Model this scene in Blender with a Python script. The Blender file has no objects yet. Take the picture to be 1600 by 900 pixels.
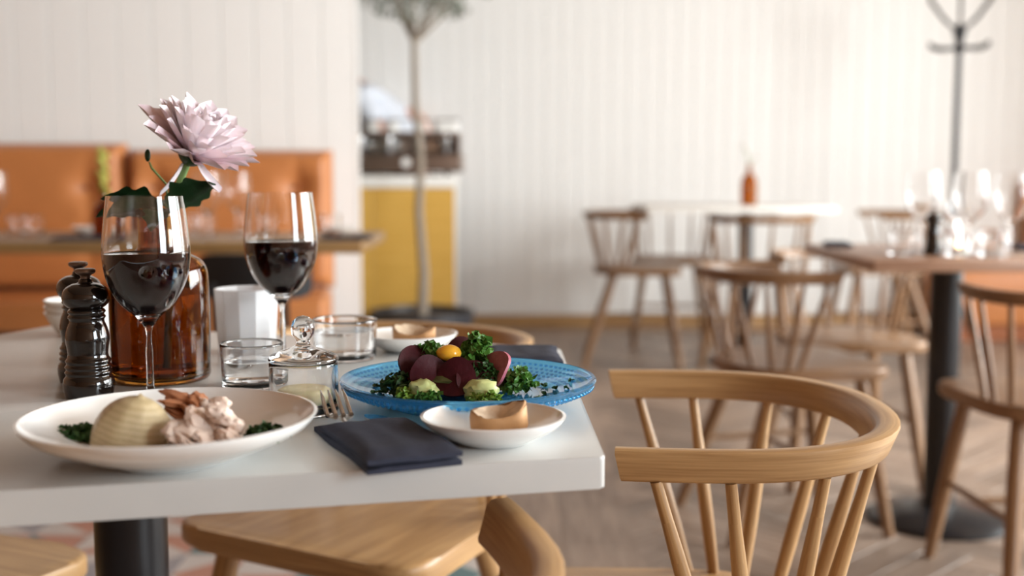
import bpy, bmesh, math, random
from mathutils import Vector, Matrix, noise
random.seed(7)
S = bpy.context.scene
COL = S.collection
PI = math.pi
R = math.radians

# ------------------------------------------------------------------ camera
cam_d = bpy.data.cameras.new('camera')
cam = bpy.data.objects.new('camera', cam_d)
COL.objects.link(cam)
cam.location = (0, 0, 0.95)
cam.rotation_euler = (R(90 - 5.75), 0, 0)
cam_d.sensor_width = 36
cam_d.lens = 40.5
cam_d.clip_start = 0.02
cam_d.dof.use_dof = True
cam_d.dof.focus_distance = 1.03
cam_d.dof.aperture_fstop = 3.2
cam_d.dof.aperture_blades = 0
S.camera = cam

# ------------------------------------------------------------------ world, lights, exposure
W = bpy.data.worlds.new('sky')
S.world = W
W.use_nodes = True
W.node_tree.nodes['Background'].inputs[0].default_value = (0.86, 0.93, 1.0, 1)
W.node_tree.nodes['Background'].inputs[1].default_value = 1.0
S.view_settings.view_transform = 'Standard'
S.view_settings.look = 'None'
S.view_settings.gamma = 1
S.view_settings.use_curve_mapping = False
S.view_settings.exposure = 0.74
S.cycles.max_bounces = 14
S.cycles.transmission_bounces = 12
S.cycles.transparent_max_bounces = 12
S.cycles.sample_clamp_indirect = 6.0


def window_light(name, loc, rot, sx, sy, watts, color):
    d = bpy.data.lights.new(name, 'AREA')
    d.shape = 'RECTANGLE'
    d.size = sx
    d.size_y = sy
    d.energy = watts
    d.color = color
    o = bpy.data.objects.new(name, d)
    COL.objects.link(o)
    o.location = loc
    o.rotation_euler = rot
    return o


DAY = (1.0, 0.975, 0.94)
# three windows in the right-hand wall
for k, (yc, ww, z0) in enumerate(((2.5, 2.6, .62), (4.65, 1.3, .16), (-1.25, 1.6, .62))):
    window_light('daylight', (3.98, yc, (z0 + 2.62) / 2), (0, R(90), 0), 2.62 - z0, ww, (232, 40, 140)[k], ((0.95, 0.985, 0.972), (0.95, 0.985, 0.975), (0.82, 0.93, 1.0))[k])


# ------------------------------------------------------------------ materials
def nodes_of(name):
    m = bpy.data.materials.new(name)
    m.use_nodes = True
    nt = m.node_tree
    return m, nt, nt.nodes['Principled BSDF'], nt.nodes, nt.links


def simple(name, col, rough=0.5, metal=0.0, trans=0.0, ior=1.45, coat=0.0, var=0.0, vscale=30.0, bump=0.0, sss=0.0, emit=None, em=0.0, spec=None):
    m, nt, b, N, L = nodes_of(name)
    b.inputs['Base Color'].default_value = (*col, 1)
    b.inputs['Roughness'].default_value = rough
    b.inputs['Metallic'].default_value = metal
    b.inputs['Transmission Weight'].default_value = trans
    b.inputs['IOR'].default_value = ior
    b.inputs['Coat Weight'].default_value = coat
    if spec is not None:
        b.inputs['Specular IOR Level'].default_value = spec
    if sss:
        b.inputs['Subsurface Weight'].default_value = sss
        b.inputs['Subsurface Radius'].default_value = (0.01, 0.006, 0.004)
        b.inputs['Subsurface Scale'].default_value = 0.6
    if emit:
        b.inputs['Emission Color'].default_value = (*emit, 1)
        b.inputs['Emission Strength'].default_value = em
    if var or bump:
        tc = N.new('ShaderNodeTexCoord')
        nz = N.new('ShaderNodeTexNoise')
        nz.inputs['Scale'].default_value = vscale
        nz.inputs['Detail'].default_value = 6
        L.new(tc.outputs['Object'], nz.inputs['Vector'])
        if var:
            mx = N.new('ShaderNodeMix')
            mx.data_type = 'RGBA'
            mx.inputs['A'].default_value = (*[max(0, c * (1 - var)) for c in col], 1)
            mx.inputs['B'].default_value = (*[min(1, c * (1 + var)) for c in col], 1)
            L.new(nz.outputs['Fac'], mx.inputs['Factor'])
            L.new(mx.outputs['Result'], b.inputs['Base Color'])
        if bump:
            bp = N.new('ShaderNodeBump')
            bp.inputs['Strength'].default_value = bump
            bp.inputs['Distance'].default_value = 0.002
            L.new(nz.outputs['Fac'], bp.inputs['Height'])
            L.new(bp.outputs['Normal'], b.inputs['Normal'])
    return m


def wood(name, c1, c2, rough=0.4, su=2.0, sv=34.0, rnd=0.0, coat=0.0):
    """grain runs along U of the UV map (metres)"""
    m, nt, b, N, L = nodes_of(name)
    tc = N.new('ShaderNodeTexCoord')
    mp = N.new('ShaderNodeMapping')
    mp.inputs['Scale'].default_value = (su, sv, 1)
    L.new(tc.outputs['UV'], mp.inputs['Vector'])
    oi = N.new('ShaderNodeObjectInfo')
    ad = N.new('ShaderNodeVectorMath')
    ad.operation = 'ADD'
    cx = N.new('ShaderNodeCombineXYZ')
    ml = N.new('ShaderNodeMath')
    ml.operation = 'MULTIPLY'
    ml.inputs[1].default_value = 40.0
    L.new(oi.outputs['Random'], ml.inputs[0])
    L.new(ml.outputs[0], cx.inputs[0])
    L.new(ml.outputs[0], cx.inputs[1])
    L.new(mp.outputs[0], ad.inputs[0])
    L.new(cx.outputs[0], ad.inputs[1])
    n1 = N.new('ShaderNodeTexNoise')
    n1.inputs['Scale'].default_value = 1.6
    n1.inputs['Detail'].default_value = 5
    n1.inputs['Distortion'].default_value = 0.8
    L.new(ad.outputs[0], n1.inputs['Vector'])
    mp2 = N.new('ShaderNodeMapping')
    mp2.inputs['Scale'].default_value = (4, 9, 1)
    L.new(ad.outputs[0], mp2.inputs['Vector'])
    n2 = N.new('ShaderNodeTexNoise')
    n2.inputs['Scale'].default_value = 1.5
    n2.inputs['Detail'].default_value = 3
    L.new(mp2.outputs[0], n2.inputs['Vector'])
    av = N.new('ShaderNodeMath')
    av.operation = 'MULTIPLY_ADD'
    av.inputs[1].default_value = 0.45
    L.new(n2.outputs['Fac'], av.inputs[0])
    sc = N.new('ShaderNodeMath')
    sc.operation = 'MULTIPLY'
    sc.inputs[1].default_value = 0.62
    L.new(n1.outputs['Fac'], sc.inputs[0])
    L.new(sc.outputs[0], av.inputs[2])
    rp = N.new('ShaderNodeValToRGB')
    rp.color_ramp.elements[0].position = 0.36
    rp.color_ramp.elements[0].color = (*c1, 1)
    rp.color_ramp.elements[1].position = 0.68
    rp.color_ramp.elements[1].color = (*c2, 1)
    L.new(av.outputs[0], rp.inputs[0])
    last = rp.outputs[0]
    if rnd:
        hv = N.new('ShaderNodeHueSaturation')
        mr = N.new('ShaderNodeMapRange')
        mr.inputs['To Min'].default_value = 1 - rnd
        mr.inputs['To Max'].default_value = 1 + rnd
        L.new(oi.outputs['Random'], mr.inputs['Value'])
        L.new(mr.outputs[0], hv.inputs['Value'])
        L.new(last, hv.inputs['Color'])
        last = hv.outputs[0]
    L.new(last, b.inputs['Base Color'])
    b.inputs['Roughness'].default_value = rough
    b.inputs['Coat Weight'].default_value = coat
    bp = N.new('ShaderNodeBump')
    bp.inputs['Strength'].default_value = 0.08
    bp.inputs['Distance'].default_value = 0.001
    L.new(av.outputs[0], bp.inputs['Height'])
    L.new(bp.outputs['Normal'], b.inputs['Normal'])
    return m


OAK = wood('oak', (0.29, 0.15, 0.055), (0.52, 0.315, 0.14), 0.38)
OAKSHADE = wood('shaded_oak', (0.15, 0.075, 0.034), (0.30, 0.165, 0.08), 0.38)  # same oak, colour darkened to carry the shade on the backlit chairs
PLANK = wood('floor_oak', (0.155, 0.10, 0.07), (0.34, 0.25, 0.19), 0.42, rnd=0.28)
TABLEWOOD = wood('table_wood', (0.28, 0.15, 0.095), (0.45, 0.28, 0.19), 0.35)
DARKWOOD = wood('dark_table_wood', (0.17, 0.09, 0.03), (0.33, 0.19, 0.075), 0.35)
YELLOW = wood('yellow_veneer', (0.60, 0.335, 0.055), (0.74, 0.445, 0.10), 0.5)
PANELWOOD = wood('warm_panelling', (0.22, 0.10, 0.045), (0.34, 0.17, 0.08), 0.5)
WALL = simple('white_painted_board', (0.86, 0.85, 0.83), 0.5, var=0.03, vscale=3)
CEIL = simple('ceiling_boards', (0.30, 0.20, 0.13), 0.8, var=0.02, vscale=2)
CONC = simple('pale_table_top', (0.56, 0.555, 0.535), 0.28, var=0.07, vscale=14, bump=0.03)
BLACK = simple('black_metal', (0.012, 0.012, 0.014), 0.28, var=0.2)
BLACKP = simple('black_plastic', (0.010, 0.010, 0.011), 0.5, var=0.2)
CERAM = simple('white_ceramic', (0.88, 0.87, 0.845), 0.14, var=0.01, coat=0.4)
GLASS = simple('clear_glass', (1, 1, 1), 0.0, trans=1.0, ior=1.45)
FROST = simple('frosted_glass', (0.93, 0.93, 0.94), 0.45, trans=0.55, ior=1.3, sss=0.0)
AMBER = simple('amber_glass', (0.40, 0.155, 0.022), 0.02, trans=1.0, ior=1.45)
AMBERL = simple('amber_slim', (0.62, 0.24, 0.015), 0.05, trans=0.8, ior=1.2)
BLUEG = simple('blue_pressed_glass', (0.17, 0.62, 0.97), 0.04, trans=0.86, ior=1.46)
WINE = simple('red_wine', (0.010, 0.0006, 0.0015), 0.02, trans=0.0, ior=1.34, spec=0.12)
WATER = simple('water', (1, 1, 1), 0.0, trans=1.0, ior=1.33)
BUTTER = simple('butter', (0.86, 0.76, 0.46), 0.4, var=0.06, sss=0.2)
STEEL = simple('steel', (0.68, 0.66, 0.63), 0.16, metal=1.0, var=0.03)
NAVY = simple('navy_cloth', (0.022, 0.025, 0.045), 0.85, var=0.25, vscale=120, bump=0.25)
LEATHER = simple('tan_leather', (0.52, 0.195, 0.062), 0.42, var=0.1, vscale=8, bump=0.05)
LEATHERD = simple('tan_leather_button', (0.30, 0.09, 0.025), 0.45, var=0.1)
LACQ = simple('black_lacquer', (0.008, 0.005, 0.004), 0.09, var=0.2, coat=0.6)
STEMG = simple('stem_green', (0.19, 0.31, 0.10), 0.45, var=0.2, vscale=60)
LEAFG = simple('leaf_green', (0.018, 0.055, 0.018), 0.34, var=0.35, vscale=60, bump=0.3)
PETAL = simple('petal_pink', (0.90, 0.80, 0.83), 0.55, var=0.10, vscale=60, sss=0.15)
PETALD = simple('petal_pink_outer', (0.84, 0.68, 0.71), 0.55, var=0.15, vscale=60, sss=0.1)
HERB = simple('chopped_herb', (0.03, 0.085, 0.02), 0.5, var=0.6, vscale=90)
KALE = simple('kale', (0.075, 0.20, 0.03), 0.42, var=0.65, vscale=90)
KALEB = simple('bright_lettuce', (0.22, 0.36, 0.05), 0.42, var=0.5, vscale=90)
BEET = simple('beetroot', (0.05, 0.004, 0.008), 0.55, var=0.5, vscale=110, bump=0.4, spec=0.25)
BEETP = simple('candied_beetroot', (0.40, 0.11, 0.15), 0.5, var=0.5, vscale=160)
CABB = simple('pale_cabbage', (0.56, 0.60, 0.25), 0.35, var=0.35, vscale=70, bump=0.2)
YOLK = simple('egg_yolk', (0.90, 0.46, 0.035), 0.18, var=0.05, sss=0.2)
DRESS = simple('salad_mound', (0.07, 0.07, 0.02), 0.5, var=0.5, vscale=80, bump=0.4)
CRUST = simple('bread_crust', (0.50, 0.27, 0.115), 0.6, var=0.4, vscale=45, bump=0.4)
CRUMB = simple('bread_crumb', (0.72, 0.56, 0.40), 0.8, var=0.25, vscale=90, bump=0.6)
FISH = simple('white_fish', (0.74, 0.58, 0.49), 0.4, var=0.28, vscale=60, bump=0.5, sss=0.15)
FISHC = simple('browned_crust', (0.42, 0.17, 0.08), 0.5, var=0.5, vscale=70, bump=0.6)
SAUCE = simple('brown_sauce', (0.22, 0.085, 0.03), 0.2, var=0.3, vscale=40)
ONION = simple('baked_onion', (0.56, 0.43, 0.24), 0.32, var=0.25, vscale=30, bump=0.15, sss=0.1)
MACH = simple('machine_steel', (0.50, 0.50, 0.50), 0.22, metal=1.0, var=0.05)
MACHB = simple('machine_bronze', (0.20, 0.145, 0.115), 0.3, metal=0.7, var=0.15)
BARK = simple('bark', (0.30, 0.25, 0.20), 0.8, var=0.3, vscale=40, bump=0.5)
OLIVE = simple('olive_leaf', (0.10, 0.125, 0.075), 0.55, var=0.4, vscale=8)
POT = simple('dark_pot', (0.035, 0.037, 0.045), 0.45, var=0.2)
SOIL = simple('soil', (0.05, 0.035, 0.025), 0.9, var=0.4, vscale=60, bump=0.8)
WHITETOP = simple('white_counter_top', (0.80, 0.78, 0.74), 0.4, var=0.02)
TILE_T = simple('tile_teal', (0.10, 0.20, 0.22), 0.4, var=0.15)
TILE_P = simple('tile_pink', (0.50, 0.27, 0.21), 0.4, var=0.12)
TILE_W = simple('tile_white', (0.60, 0.57, 0.55), 0.4, var=0.06)
TILE_G = simple('tile_grey', (0.33, 0.33, 0.36), 0.4, var=0.1)
GROUT = simple('grout', (0.36, 0.33, 0.31), 0.8, var=0.1)
SUB = wood('floor_base_oak', (0.17, 0.115, 0.085), (0.30, 0.22, 0.17), 0.5)
FLAME = simple('candle_flame', (1, 0.6, 0.2), 0.5, emit=(1.0, 0.52, 0.16), em=14.0)
WAX = simple('wax', (0.86, 0.82, 0.72), 0.5, var=0.03, sss=0.3)
BUD = simple('yellow_stalk', (0.42, 0.40, 0.08), 0.5, var=0.3)
SHIRT = simple('white_shirt', (0.72, 0.76, 0.84), 0.8, var=0.05, vscale=20, bump=0.2)
SKIN = simple('skin', (0.66, 0.40, 0.32), 0.5, var=0.08, sss=0.1)
TROUS = simple('black_trousers', (0.02, 0.02, 0.025), 0.8, var=0.2)
HAIR = simple('dark_hair', (0.04, 0.025, 0.015), 0.6, var=0.3)
FRAMEM = simple('window_frame_paint', (0.80, 0.79, 0.77), 0.4, var=0.02)


m, nt, b_, N, L = nodes_of('baked_onion_skin')
tc = N.new('ShaderNodeTexCoord'); wv = N.new('ShaderNodeTexWave'); rp = N.new('ShaderNodeValToRGB'); bp = N.new('ShaderNodeBump')
wv.bands_direction = 'Z'; wv.inputs['Scale'].default_value = 75; wv.inputs['Distortion'].default_value = 5.5; wv.inputs['Detail'].default_value = 3; wv.inputs['Detail Scale'].default_value = 30
L.new(tc.outputs['Object'], wv.inputs['Vector']); L.new(wv.outputs['Fac'], rp.inputs[0])
rp.color_ramp.elements[0].color = (0.44, 0.33, 0.17, 1); rp.color_ramp.elements[0].position = 0.0
rp.color_ramp.elements[1].color = (0.56, 0.44, 0.255, 1); rp.color_ramp.elements[1].position = 0.5
L.new(rp.outputs[0], b_.inputs['Base Color']); b_.inputs['Roughness'].default_value = 0.3
bp.inputs['Strength'].default_value = 0.35; bp.inputs['Distance'].default_value = 0.001
L.new(wv.outputs['Fac'], bp.inputs['Height']); L.new(bp.outputs['Normal'], b_.inputs['Normal'])
ONION = m


# ------------------------------------------------------------------ object helpers
def tag(o, label=None, cat=None, group=None, kind=None):
    if label: o['label'] = label
    if cat: o['category'] = cat
    if group: o['group'] = group
    if kind: o['kind'] = kind
    return o


def thing(name, label, cat, loc=(0, 0, 0), rotz=0, group=None):
    o = bpy.data.objects.new(name, None)
    o.empty_display_size = 0.05
    COL.objects.link(o)
    o.location = loc
    o.rotation_euler = (0, 0, rotz)
    return tag(o, label, cat, group)


def obj(name, bm, mat, parent=None, smooth=35, loc=None, rot=None):
    bmesh.ops.recalc_face_normals(bm, faces=bm.faces)
    uvl = bm.loops.layers.uv.get('UVMap')
    if uvl is None:
        uvl = bm.loops.layers.uv.new('UVMap')
        for f in bm.faces:
            n = f.normal
            for l in f.loops:
                c = l.vert.co
                if abs(n.z) > 0.6: l[uvl].uv = (c.y, c.x)
                elif abs(n.x) > abs(n.y): l[uvl].uv = (c.y, c.z)
                else: l[uvl].uv = (c.x, c.z)
    me = bpy.data.meshes.new(name)
    bm.to_mesh(me)
    bm.free()
    for mm in (mat if isinstance(mat, (list, tuple)) else [mat]):
        me.materials.append(mm)
    if smooth:
        me.polygons.foreach_set('use_smooth', [True] * len(me.polygons))
        me.set_sharp_from_angle(angle=R(smooth))
    o = bpy.data.objects.new(name, me)
    COL.objects.link(o)
    if parent: o.parent = parent
    if loc: o.location = loc
    if rot: o.rotation_euler = rot
    return o


def share(src, name, parent, loc=(0, 0, 0), rot=(0, 0, 0), scale=(1, 1, 1)):
    o = src.copy()
    o.name = name
    COL.objects.link(o)
    o.parent = parent
    o.location = loc
    o.rotation_euler = rot
    o.scale = scale
    return o


def dup(root, loc, rotz=0.0, label=None, scale=None, group=None):
    r = root.copy()
    COL.objects.link(r)
    r.location = loc
    r.rotation_euler = (0, 0, rotz)
    if scale: r.scale = (scale,) * 3
    if label: r['label'] = label
    if group: r['group'] = group
    for ch in list(root.children):
        c = ch.copy()
        COL.objects.link(c)
        c.parent = r
        for g in list(ch.children):
            d = g.copy()
            COL.objects.link(d)
            d.parent = c
    return r


def BM():
    return bmesh.new()


def lathe(bm, prof, seg=32, c=(0, 0, 0), closed=False):
    rings = []
    for r, z in prof:
        if r <= 1e-6:
            rings.append([bm.verts.new((c[0], c[1], c[2] + z))])
        else:
            rings.append([bm.verts.new((c[0] + r * math.cos(2 * PI * k / seg), c[1] + r * math.sin(2 * PI * k / seg), c[2] + z)) for k in range(seg)])
    prs = list(zip(rings[:-1], rings[1:]))
    if closed: prs.append((rings[-1], rings[0]))
    for a, b in prs:
        if len(a) == 1 and len(b) == 1: continue
        for k in range(seg):
            j = (k + 1) % seg
            if len(a) == 1: bm.faces.new((a[0], b[k], b[j]))
            elif len(b) == 1: bm.faces.new((a[k], a[j], b[0]))
            else: bm.faces.new((a[k], a[j], b[j], b[k]))
    return bm


def smoothprof(pts, n=6):
    """spline through profile points; tangents weighted by chord length so that short segments do not overshoot"""
    m = len(pts)
    h = [max(1e-7, math.dist(pts[i], pts[i + 1])) for i in range(m - 1)]
    T = []
    for i in range(m):
        if i == 0: T.append([(pts[1][d] - pts[0][d]) / h[0] for d in (0, 1)])
        elif i == m - 1: T.append([(pts[-1][d] - pts[-2][d]) / h[-1] for d in (0, 1)])
        else: T.append([((pts[i + 1][d] - pts[i][d]) / h[i] * h[i - 1] + (pts[i][d] - pts[i - 1][d]) / h[i - 1] * h[i]) / (h[i] + h[i - 1]) for d in (0, 1)])
    out = []
    for i in range(m - 1):
        for k in range(n):
            t = k / n
            a, b_, c, e = 2 * t ** 3 - 3 * t * t + 1, t ** 3 - 2 * t * t + t, -2 * t ** 3 + 3 * t * t, t ** 3 - t * t
            q = [a * pts[i][d] + b_ * h[i] * T[i][d] + c * pts[i + 1][d] + e * h[i] * T[i + 1][d] for d in (0, 1)]
            out.append((max(0, q[0]), q[1]))
    out.append(pts[-1])
    return out


def tube(bm, pts, radii, seg=10, cap=True):
    pts = [Vector(p) for p in pts]
    if not hasattr(radii, '__len__'): radii = [radii] * len(pts)
    uvl = bm.loops.layers.uv.get('UVMap') or bm.loops.layers.uv.new('UVMap')
    rings = []
    prev = None
    ln = [0.0]
    for a, b in zip(pts[:-1], pts[1:]): ln.append(ln[-1] + (b - a).length)
    for i, p in enumerate(pts):
        t = (pts[min(i + 1, len(pts) - 1)] - pts[max(i - 1, 0)]).normalized()
        if prev is None:
            u = t.orthogonal().normalized()
        else:
            u = (prev - t * prev.dot(t)).normalized()
        prev = u
        v = t.cross(u)
        rings.append([bm.verts.new(p + (u * math.cos(2 * PI * k / seg) + v * math.sin(2 * PI * k / seg)) * radii[i]) for k in range(seg)])
    for i in range(len(rings) - 1):
        for k in range(seg):
            j = (k + 1) % seg
            f = bm.faces.new((rings[i][k], rings[i][j], rings[i + 1][j], rings[i + 1][k]))
            w = 2 * PI * radii[i] / seg
            for l, (uu, vv) in zip(f.loops, ((ln[i], k * w), (ln[i], (k + 1) * w), (ln[i + 1], (k + 1) * w), (ln[i + 1], k * w))):
                l[uvl].uv = (uu, vv)
    if cap:
        bm.faces.new(list(reversed(rings[0])))
        bm.faces.new(rings[-1])
    return bm


def box(bm, lo, hi, bevel=0.0, seg=2):
    tmp = BM()
    bmesh.ops.create_cube(tmp, size=1)
    for v in tmp.verts:
        v.co = Vector([lo[i] + (v.co[i] + 0.5) * (hi[i] - lo[i]) for i in range(3)])
    if bevel:
        bmesh.ops.bevel(tmp, geom=list(tmp.edges), offset=bevel, segments=seg, affect='EDGES', profile=0.5)
    merge(bm, tmp)
    return bm


def merge(bm, tmp, M=None):
    vm = {}
    for v in tmp.verts:
        vm[v] = bm.verts.new(M @ v.co if M else v.co)
    for f in tmp.faces:
        try: bm.faces.new([vm[v] for v in f.verts])
        except ValueError: pass
    tmp.free()


def prism(bm, poly, z0, z1, bevel=0.0, seg=2):
    tmp = BM()
    lo = [tmp.verts.new((x, y, z0)) for x, y in poly]
    hi = [tmp.verts.new((x, y, z1)) for x, y in poly]
    tmp.faces.new(list(reversed(lo)))
    tmp.faces.new(hi)
    n = len(poly)
    for k in range(n):
        tmp.faces.new((lo[k], lo[(k + 1) % n], hi[(k + 1) % n], hi[k]))
    if bevel:
        es = [e for e in tmp.edges if abs(e.verts[0].co.z - e.verts[1].co.z) < 1e-6]
        bmesh.ops.bevel(tmp, geom=es, offset=bevel, segments=seg, affect='EDGES', profile=0.5)
    merge(bm, tmp)
    return bm


def rounded_poly(pts, rad, n=6):
    out = []
    m = len(pts)
    for i in range(m):
        p = Vector(pts[i]).to_2d()
        a = (Vector(pts[i - 1]).to_2d() - p)
        b = (Vector(pts[(i + 1) % m]).to_2d() - p)
        r = rad[i] if hasattr(rad, '__len__') else rad
        ra = min(r, a.length * 0.49)
        rb = min(r, b.length * 0.49)
        A = p + a.normalized() * ra
        B = p + b.normalized() * rb
        for k in range(n + 1):
            t = k / n
            q = A * (1 - t) ** 2 + p * 2 * t * (1 - t) + B * t * t
            out.append((q.x, q.y))
    return out


def blob(bm, c, rad, amp=0.15, freq=2.0, seg=16, seed=0, M=None, flat=False):
    tmp = BM()
    bmesh.ops.create_icosphere(tmp, subdivisions=3 if seg >= 16 else 2, radius=1)
    for v in tmp.verts:
        d = v.co.normalized()
        k = 1 + amp * noise.noise(d * freq + Vector((seed * 7.3, seed * 3.1, seed)))
        k += amp * 0.4 * noise.noise(d * freq * 3 + Vector((seed * 2.3, seed * 5.1, seed)))
        q = d * k
        if flat and q.z < -0.25: q.z = -0.25
        v.co = Vector((q.x * rad[0], q.y * rad[1], q.z * rad[2]))
    MM = Matrix.Translation(c) @ (M or Matrix.Identity(4))
    merge(bm, tmp, MM)
    return bm


def rand_rot():
    return Matrix.Rotation(random.uniform(0, 2 * PI), 4, 'Z') @ Matrix.Rotation(random.uniform(-1.2, 1.2), 4, 'X') @ Matrix.Rotation(random.uniform(-1.2, 1.2), 4, 'Y')


def leaf_bit(bm, p, s):
    """one crinkled leaf fragment"""
    M = Matrix.Translation(p) @ rand_rot()
    k = random.uniform(0.15, 0.5)
    pts = [(-0.5, 0, 0), (-0.2, 0.45, k * .6), (0.1, 0.1, -k * .3), (0.5, 0.35, k * .5), (0.55, -0.2, 0), (0.1, -0.15, k * .5), (-0.15, -0.5, -k * .2)]
    vs = [bm.verts.new(M @ Vector((x * s, y * s, z * s))) for x, y, z in pts]
    for t in ((0, 2, 1), (2, 3, 1), (2, 5, 4), (2, 4, 3), (0, 6, 5), (0, 5, 2)):
        bm.faces.new([vs[i] for i in t])


# ================================================================== SETTING
YW = 7.05          # back wall
# floor
fb = BM()
box(fb, (-4.0, -2.5, -0.06), (3.9, YW, -0.012))
floor = obj('floor', fb, SUB, None, smooth=0)
tag(floor, kind='structure')
PL, PW = 0.5, 0.1
pb = BM(); box(pb, (-PL / 2 + .001, -PW / 2 + .001, -0.012), (PL / 2 - .001, PW / 2 - .001, 0.0), 0.0014, 1)
for f in pb.faces: pass
uvp = pb.loops.layers.uv.new('UVMap')
for f in pb.faces:
    for l in f.loops: l[uvp].uv = (l.vert.co.x, l.vert.co.y)
plank0 = obj('plank', pb, PLANK, floor, smooth=0)
used = False
rest = BM()
uvr = rest.loops.layers.uv.new('UVMap')
XB = -0.12         # border between tiles and parquet
c45 = math.cos(PI / 4)
spots = []
for k in range(-140, 160):
    for m in range(-22, 24):
        for hv in (0, 1):
            if hv == 0: cx, cy, ang = k * PW - m * PL + PL / 2, k * PW + m * PL + PW / 2, 0
            else: cx, cy, ang = k * PW - m * PL + PW / 2, k * PW + PW + m * PL + PL / 2, PI / 2
            X = (cx - cy) * c45 + 1.5
            Y = (cx + cy) * c45 + 3.0
            if XB + .19 < X < 3.68 and 0.4 < Y < YW - .2:
                spots.append((X, Y, ang + PI / 4))
vis = [s for s in spots if s[1] > 2.25 and abs(s[0]) < 0.47 * s[1] + 0.25]
vis.sort(key=lambda s: s[1])
vis = vis[:298]
vs_ = set(vis)
for (X, Y, a) in vis:
    if not used:
        plank0.location = (X, Y, 0); plank0.rotation_euler = (0, 0, a); used = True
    else:
        share(plank0, 'plank', floor, (X, Y, random.uniform(-.0006, .0003)), (0, 0, a))
for s in spots:
    if s in vs_: continue
    M = Matrix.Translation((s[0], s[1], 0)) @ Matrix.Rotation(s[2], 4, 'Z')
    hx, hy = PL / 2 - .001, PW / 2 - .001
    off = random.uniform(0, 30)
    q = [rest.verts.new(M @ Vector(p)) for p in ((-hx, -hy, -.012), (hx, -hy, -.012), (hx, hy, -.012), (-hx, hy, -.012), (-hx, -hy, 0), (hx, -hy, 0), (hx, hy, 0), (-hx, hy, 0))]
    for fi in ((4, 5, 6, 7), (0, 1, 5, 4), (1, 2, 6, 5), (2, 3, 7, 6), (3, 0, 4, 7)):
        f = rest.faces.new([q[i] for i in fi])
        for l, i in zip(f.loops, fi):
            l[uvr].uv = ((-hx if i % 4 in (0, 3) else hx) + off, (-hy if i % 4 in (0, 1) else hy) + off * .37)
po = obj('parquet', rest, PLANK, floor, smooth=0)
po['kind'] = 'stuff'

# straight border boards closing the ragged edge of the herringbone
for (x0, x1) in ((XB + .062, XB + .25), (XB + .252, XB + .44)):
    for k in range(4):
        q = BM(); box(q, (x0, .45 + k * 1.57, -.011), (x1, .45 + (k + 1) * 1.57 - .002, .0016), .001, 1)
        obj('border_board', q, PLANK, floor, smooth=0)
for (y0, y1) in ((YW - .32, YW - .161), (YW - .159, YW - .001)):
    for k in range(3):
        q = BM(); box(q, (-.9 + k * 1.55, y0, -.011), (-.9 + (k + 1) * 1.55 - .002, y1, .0018), .001, 1)
        obj('border_board', q, PLANK, floor, smooth=0)

# patterned tiles at the left
TS = 0.15


def tile_mesh(mats, flip):
    b = BM()
    h = TS / 2 - .0012
    top = [b.verts.new(p) for p in ((-h, -h, 0), (h, -h, 0), (h, h, 0), (-h, h, 0))]
    bot = [b.verts.new(p) for p in ((-h, -h, -.012), (h, -h, -.012), (h, h, -.012), (-h, h, -.012))]
    a = b.faces.new((top[0], top[1], top[2]) if flip else (top[0], top[1], top[3]))
    c = b.faces.new((top[0], top[2], top[3]) if flip else (top[1], top[2], top[3]))
    c.material_index = 1
    for i in range(4):
        b.faces.new((bot[i], bot[(i + 1) % 4], top[(i + 1) % 4], top[i]))
    return b


combos = [(TILE_T, TILE_W, 0), (TILE_P, TILE_W, 1), (TILE_W, TILE_G, 0), (TILE_P, TILE_T, 1), (TILE_W, TILE_P, 0), (TILE_G, TILE_W, 1), (TILE_T, TILE_P, 0), (TILE_W, TILE_T, 1)]
protos = []
gridt = [(XB + .06 - TS * (i + .5), 1.0 + TS * (j + .5)) for i in range(18) for j in range(26)]
restt = [BM() for _ in combos]
for (X, Y) in gridt:
    c = random.randrange(len(combos))
    a, b_, fl = combos[c]
    if Y > 2.3 and Y < 3.9 and X > -0.5 * Y:
        pr = next((p for p in protos if p[0] == c), None)
        if pr is None:
            o = obj('tile', tile_mesh((a, b_), fl), [a, b_], floor, smooth=0, loc=(X, Y, 0))
            protos.append((c, o))
        else:
            share(pr[1], 'tile', floor, (X, Y, 0))
    else:
        t = tile_mesh((a, b_), fl)
        mi = {}
        vm = {}
        for v in t.verts: vm[v] = restt[c].verts.new(v.co + Vector((X, Y, 0)))
        for f in t.faces:
            g = restt[c].faces.new([vm[v] for v in f.verts])
            g.material_index = f.material_index
        t.free()
for c, b in enumerate(restt):
    o = obj('tiling', b, [combos[c][0], combos[c][1]], floor, smooth=0)
    o['kind'] = 'stuff'

# back wall with vertical boards
wb = BM(); box(wb, (-4.0, YW + .015, 0), (3.9, YW + .12, 3.2))
wall_back = tag(obj('wall_back', wb, WALL, None, smooth=0), kind='structure')
BW = 0.1
bb = BM(); box(bb, (-BW / 2 + .0008, 0, 0.08), (BW / 2 - .0008, .016, 3.2), 0.0022, 1)
board = obj('board', bb, WALL, wall_back, smooth=0)
n = 0
for k in range(-11, 39):
    X = k * BW + .05
    if n == 0: board.location = (X, YW, 0)
    else: share(board, 'board', wall_back, (X, YW, 0))
    n += 1
bb = BM(); box(bb, (-1.0, YW - .014, 0.0), (3.9, YW + .001, 0.075), .003, 1)
tag(obj('baseboard_back', bb, OAK, None, smooth=0), kind='structure')

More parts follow.
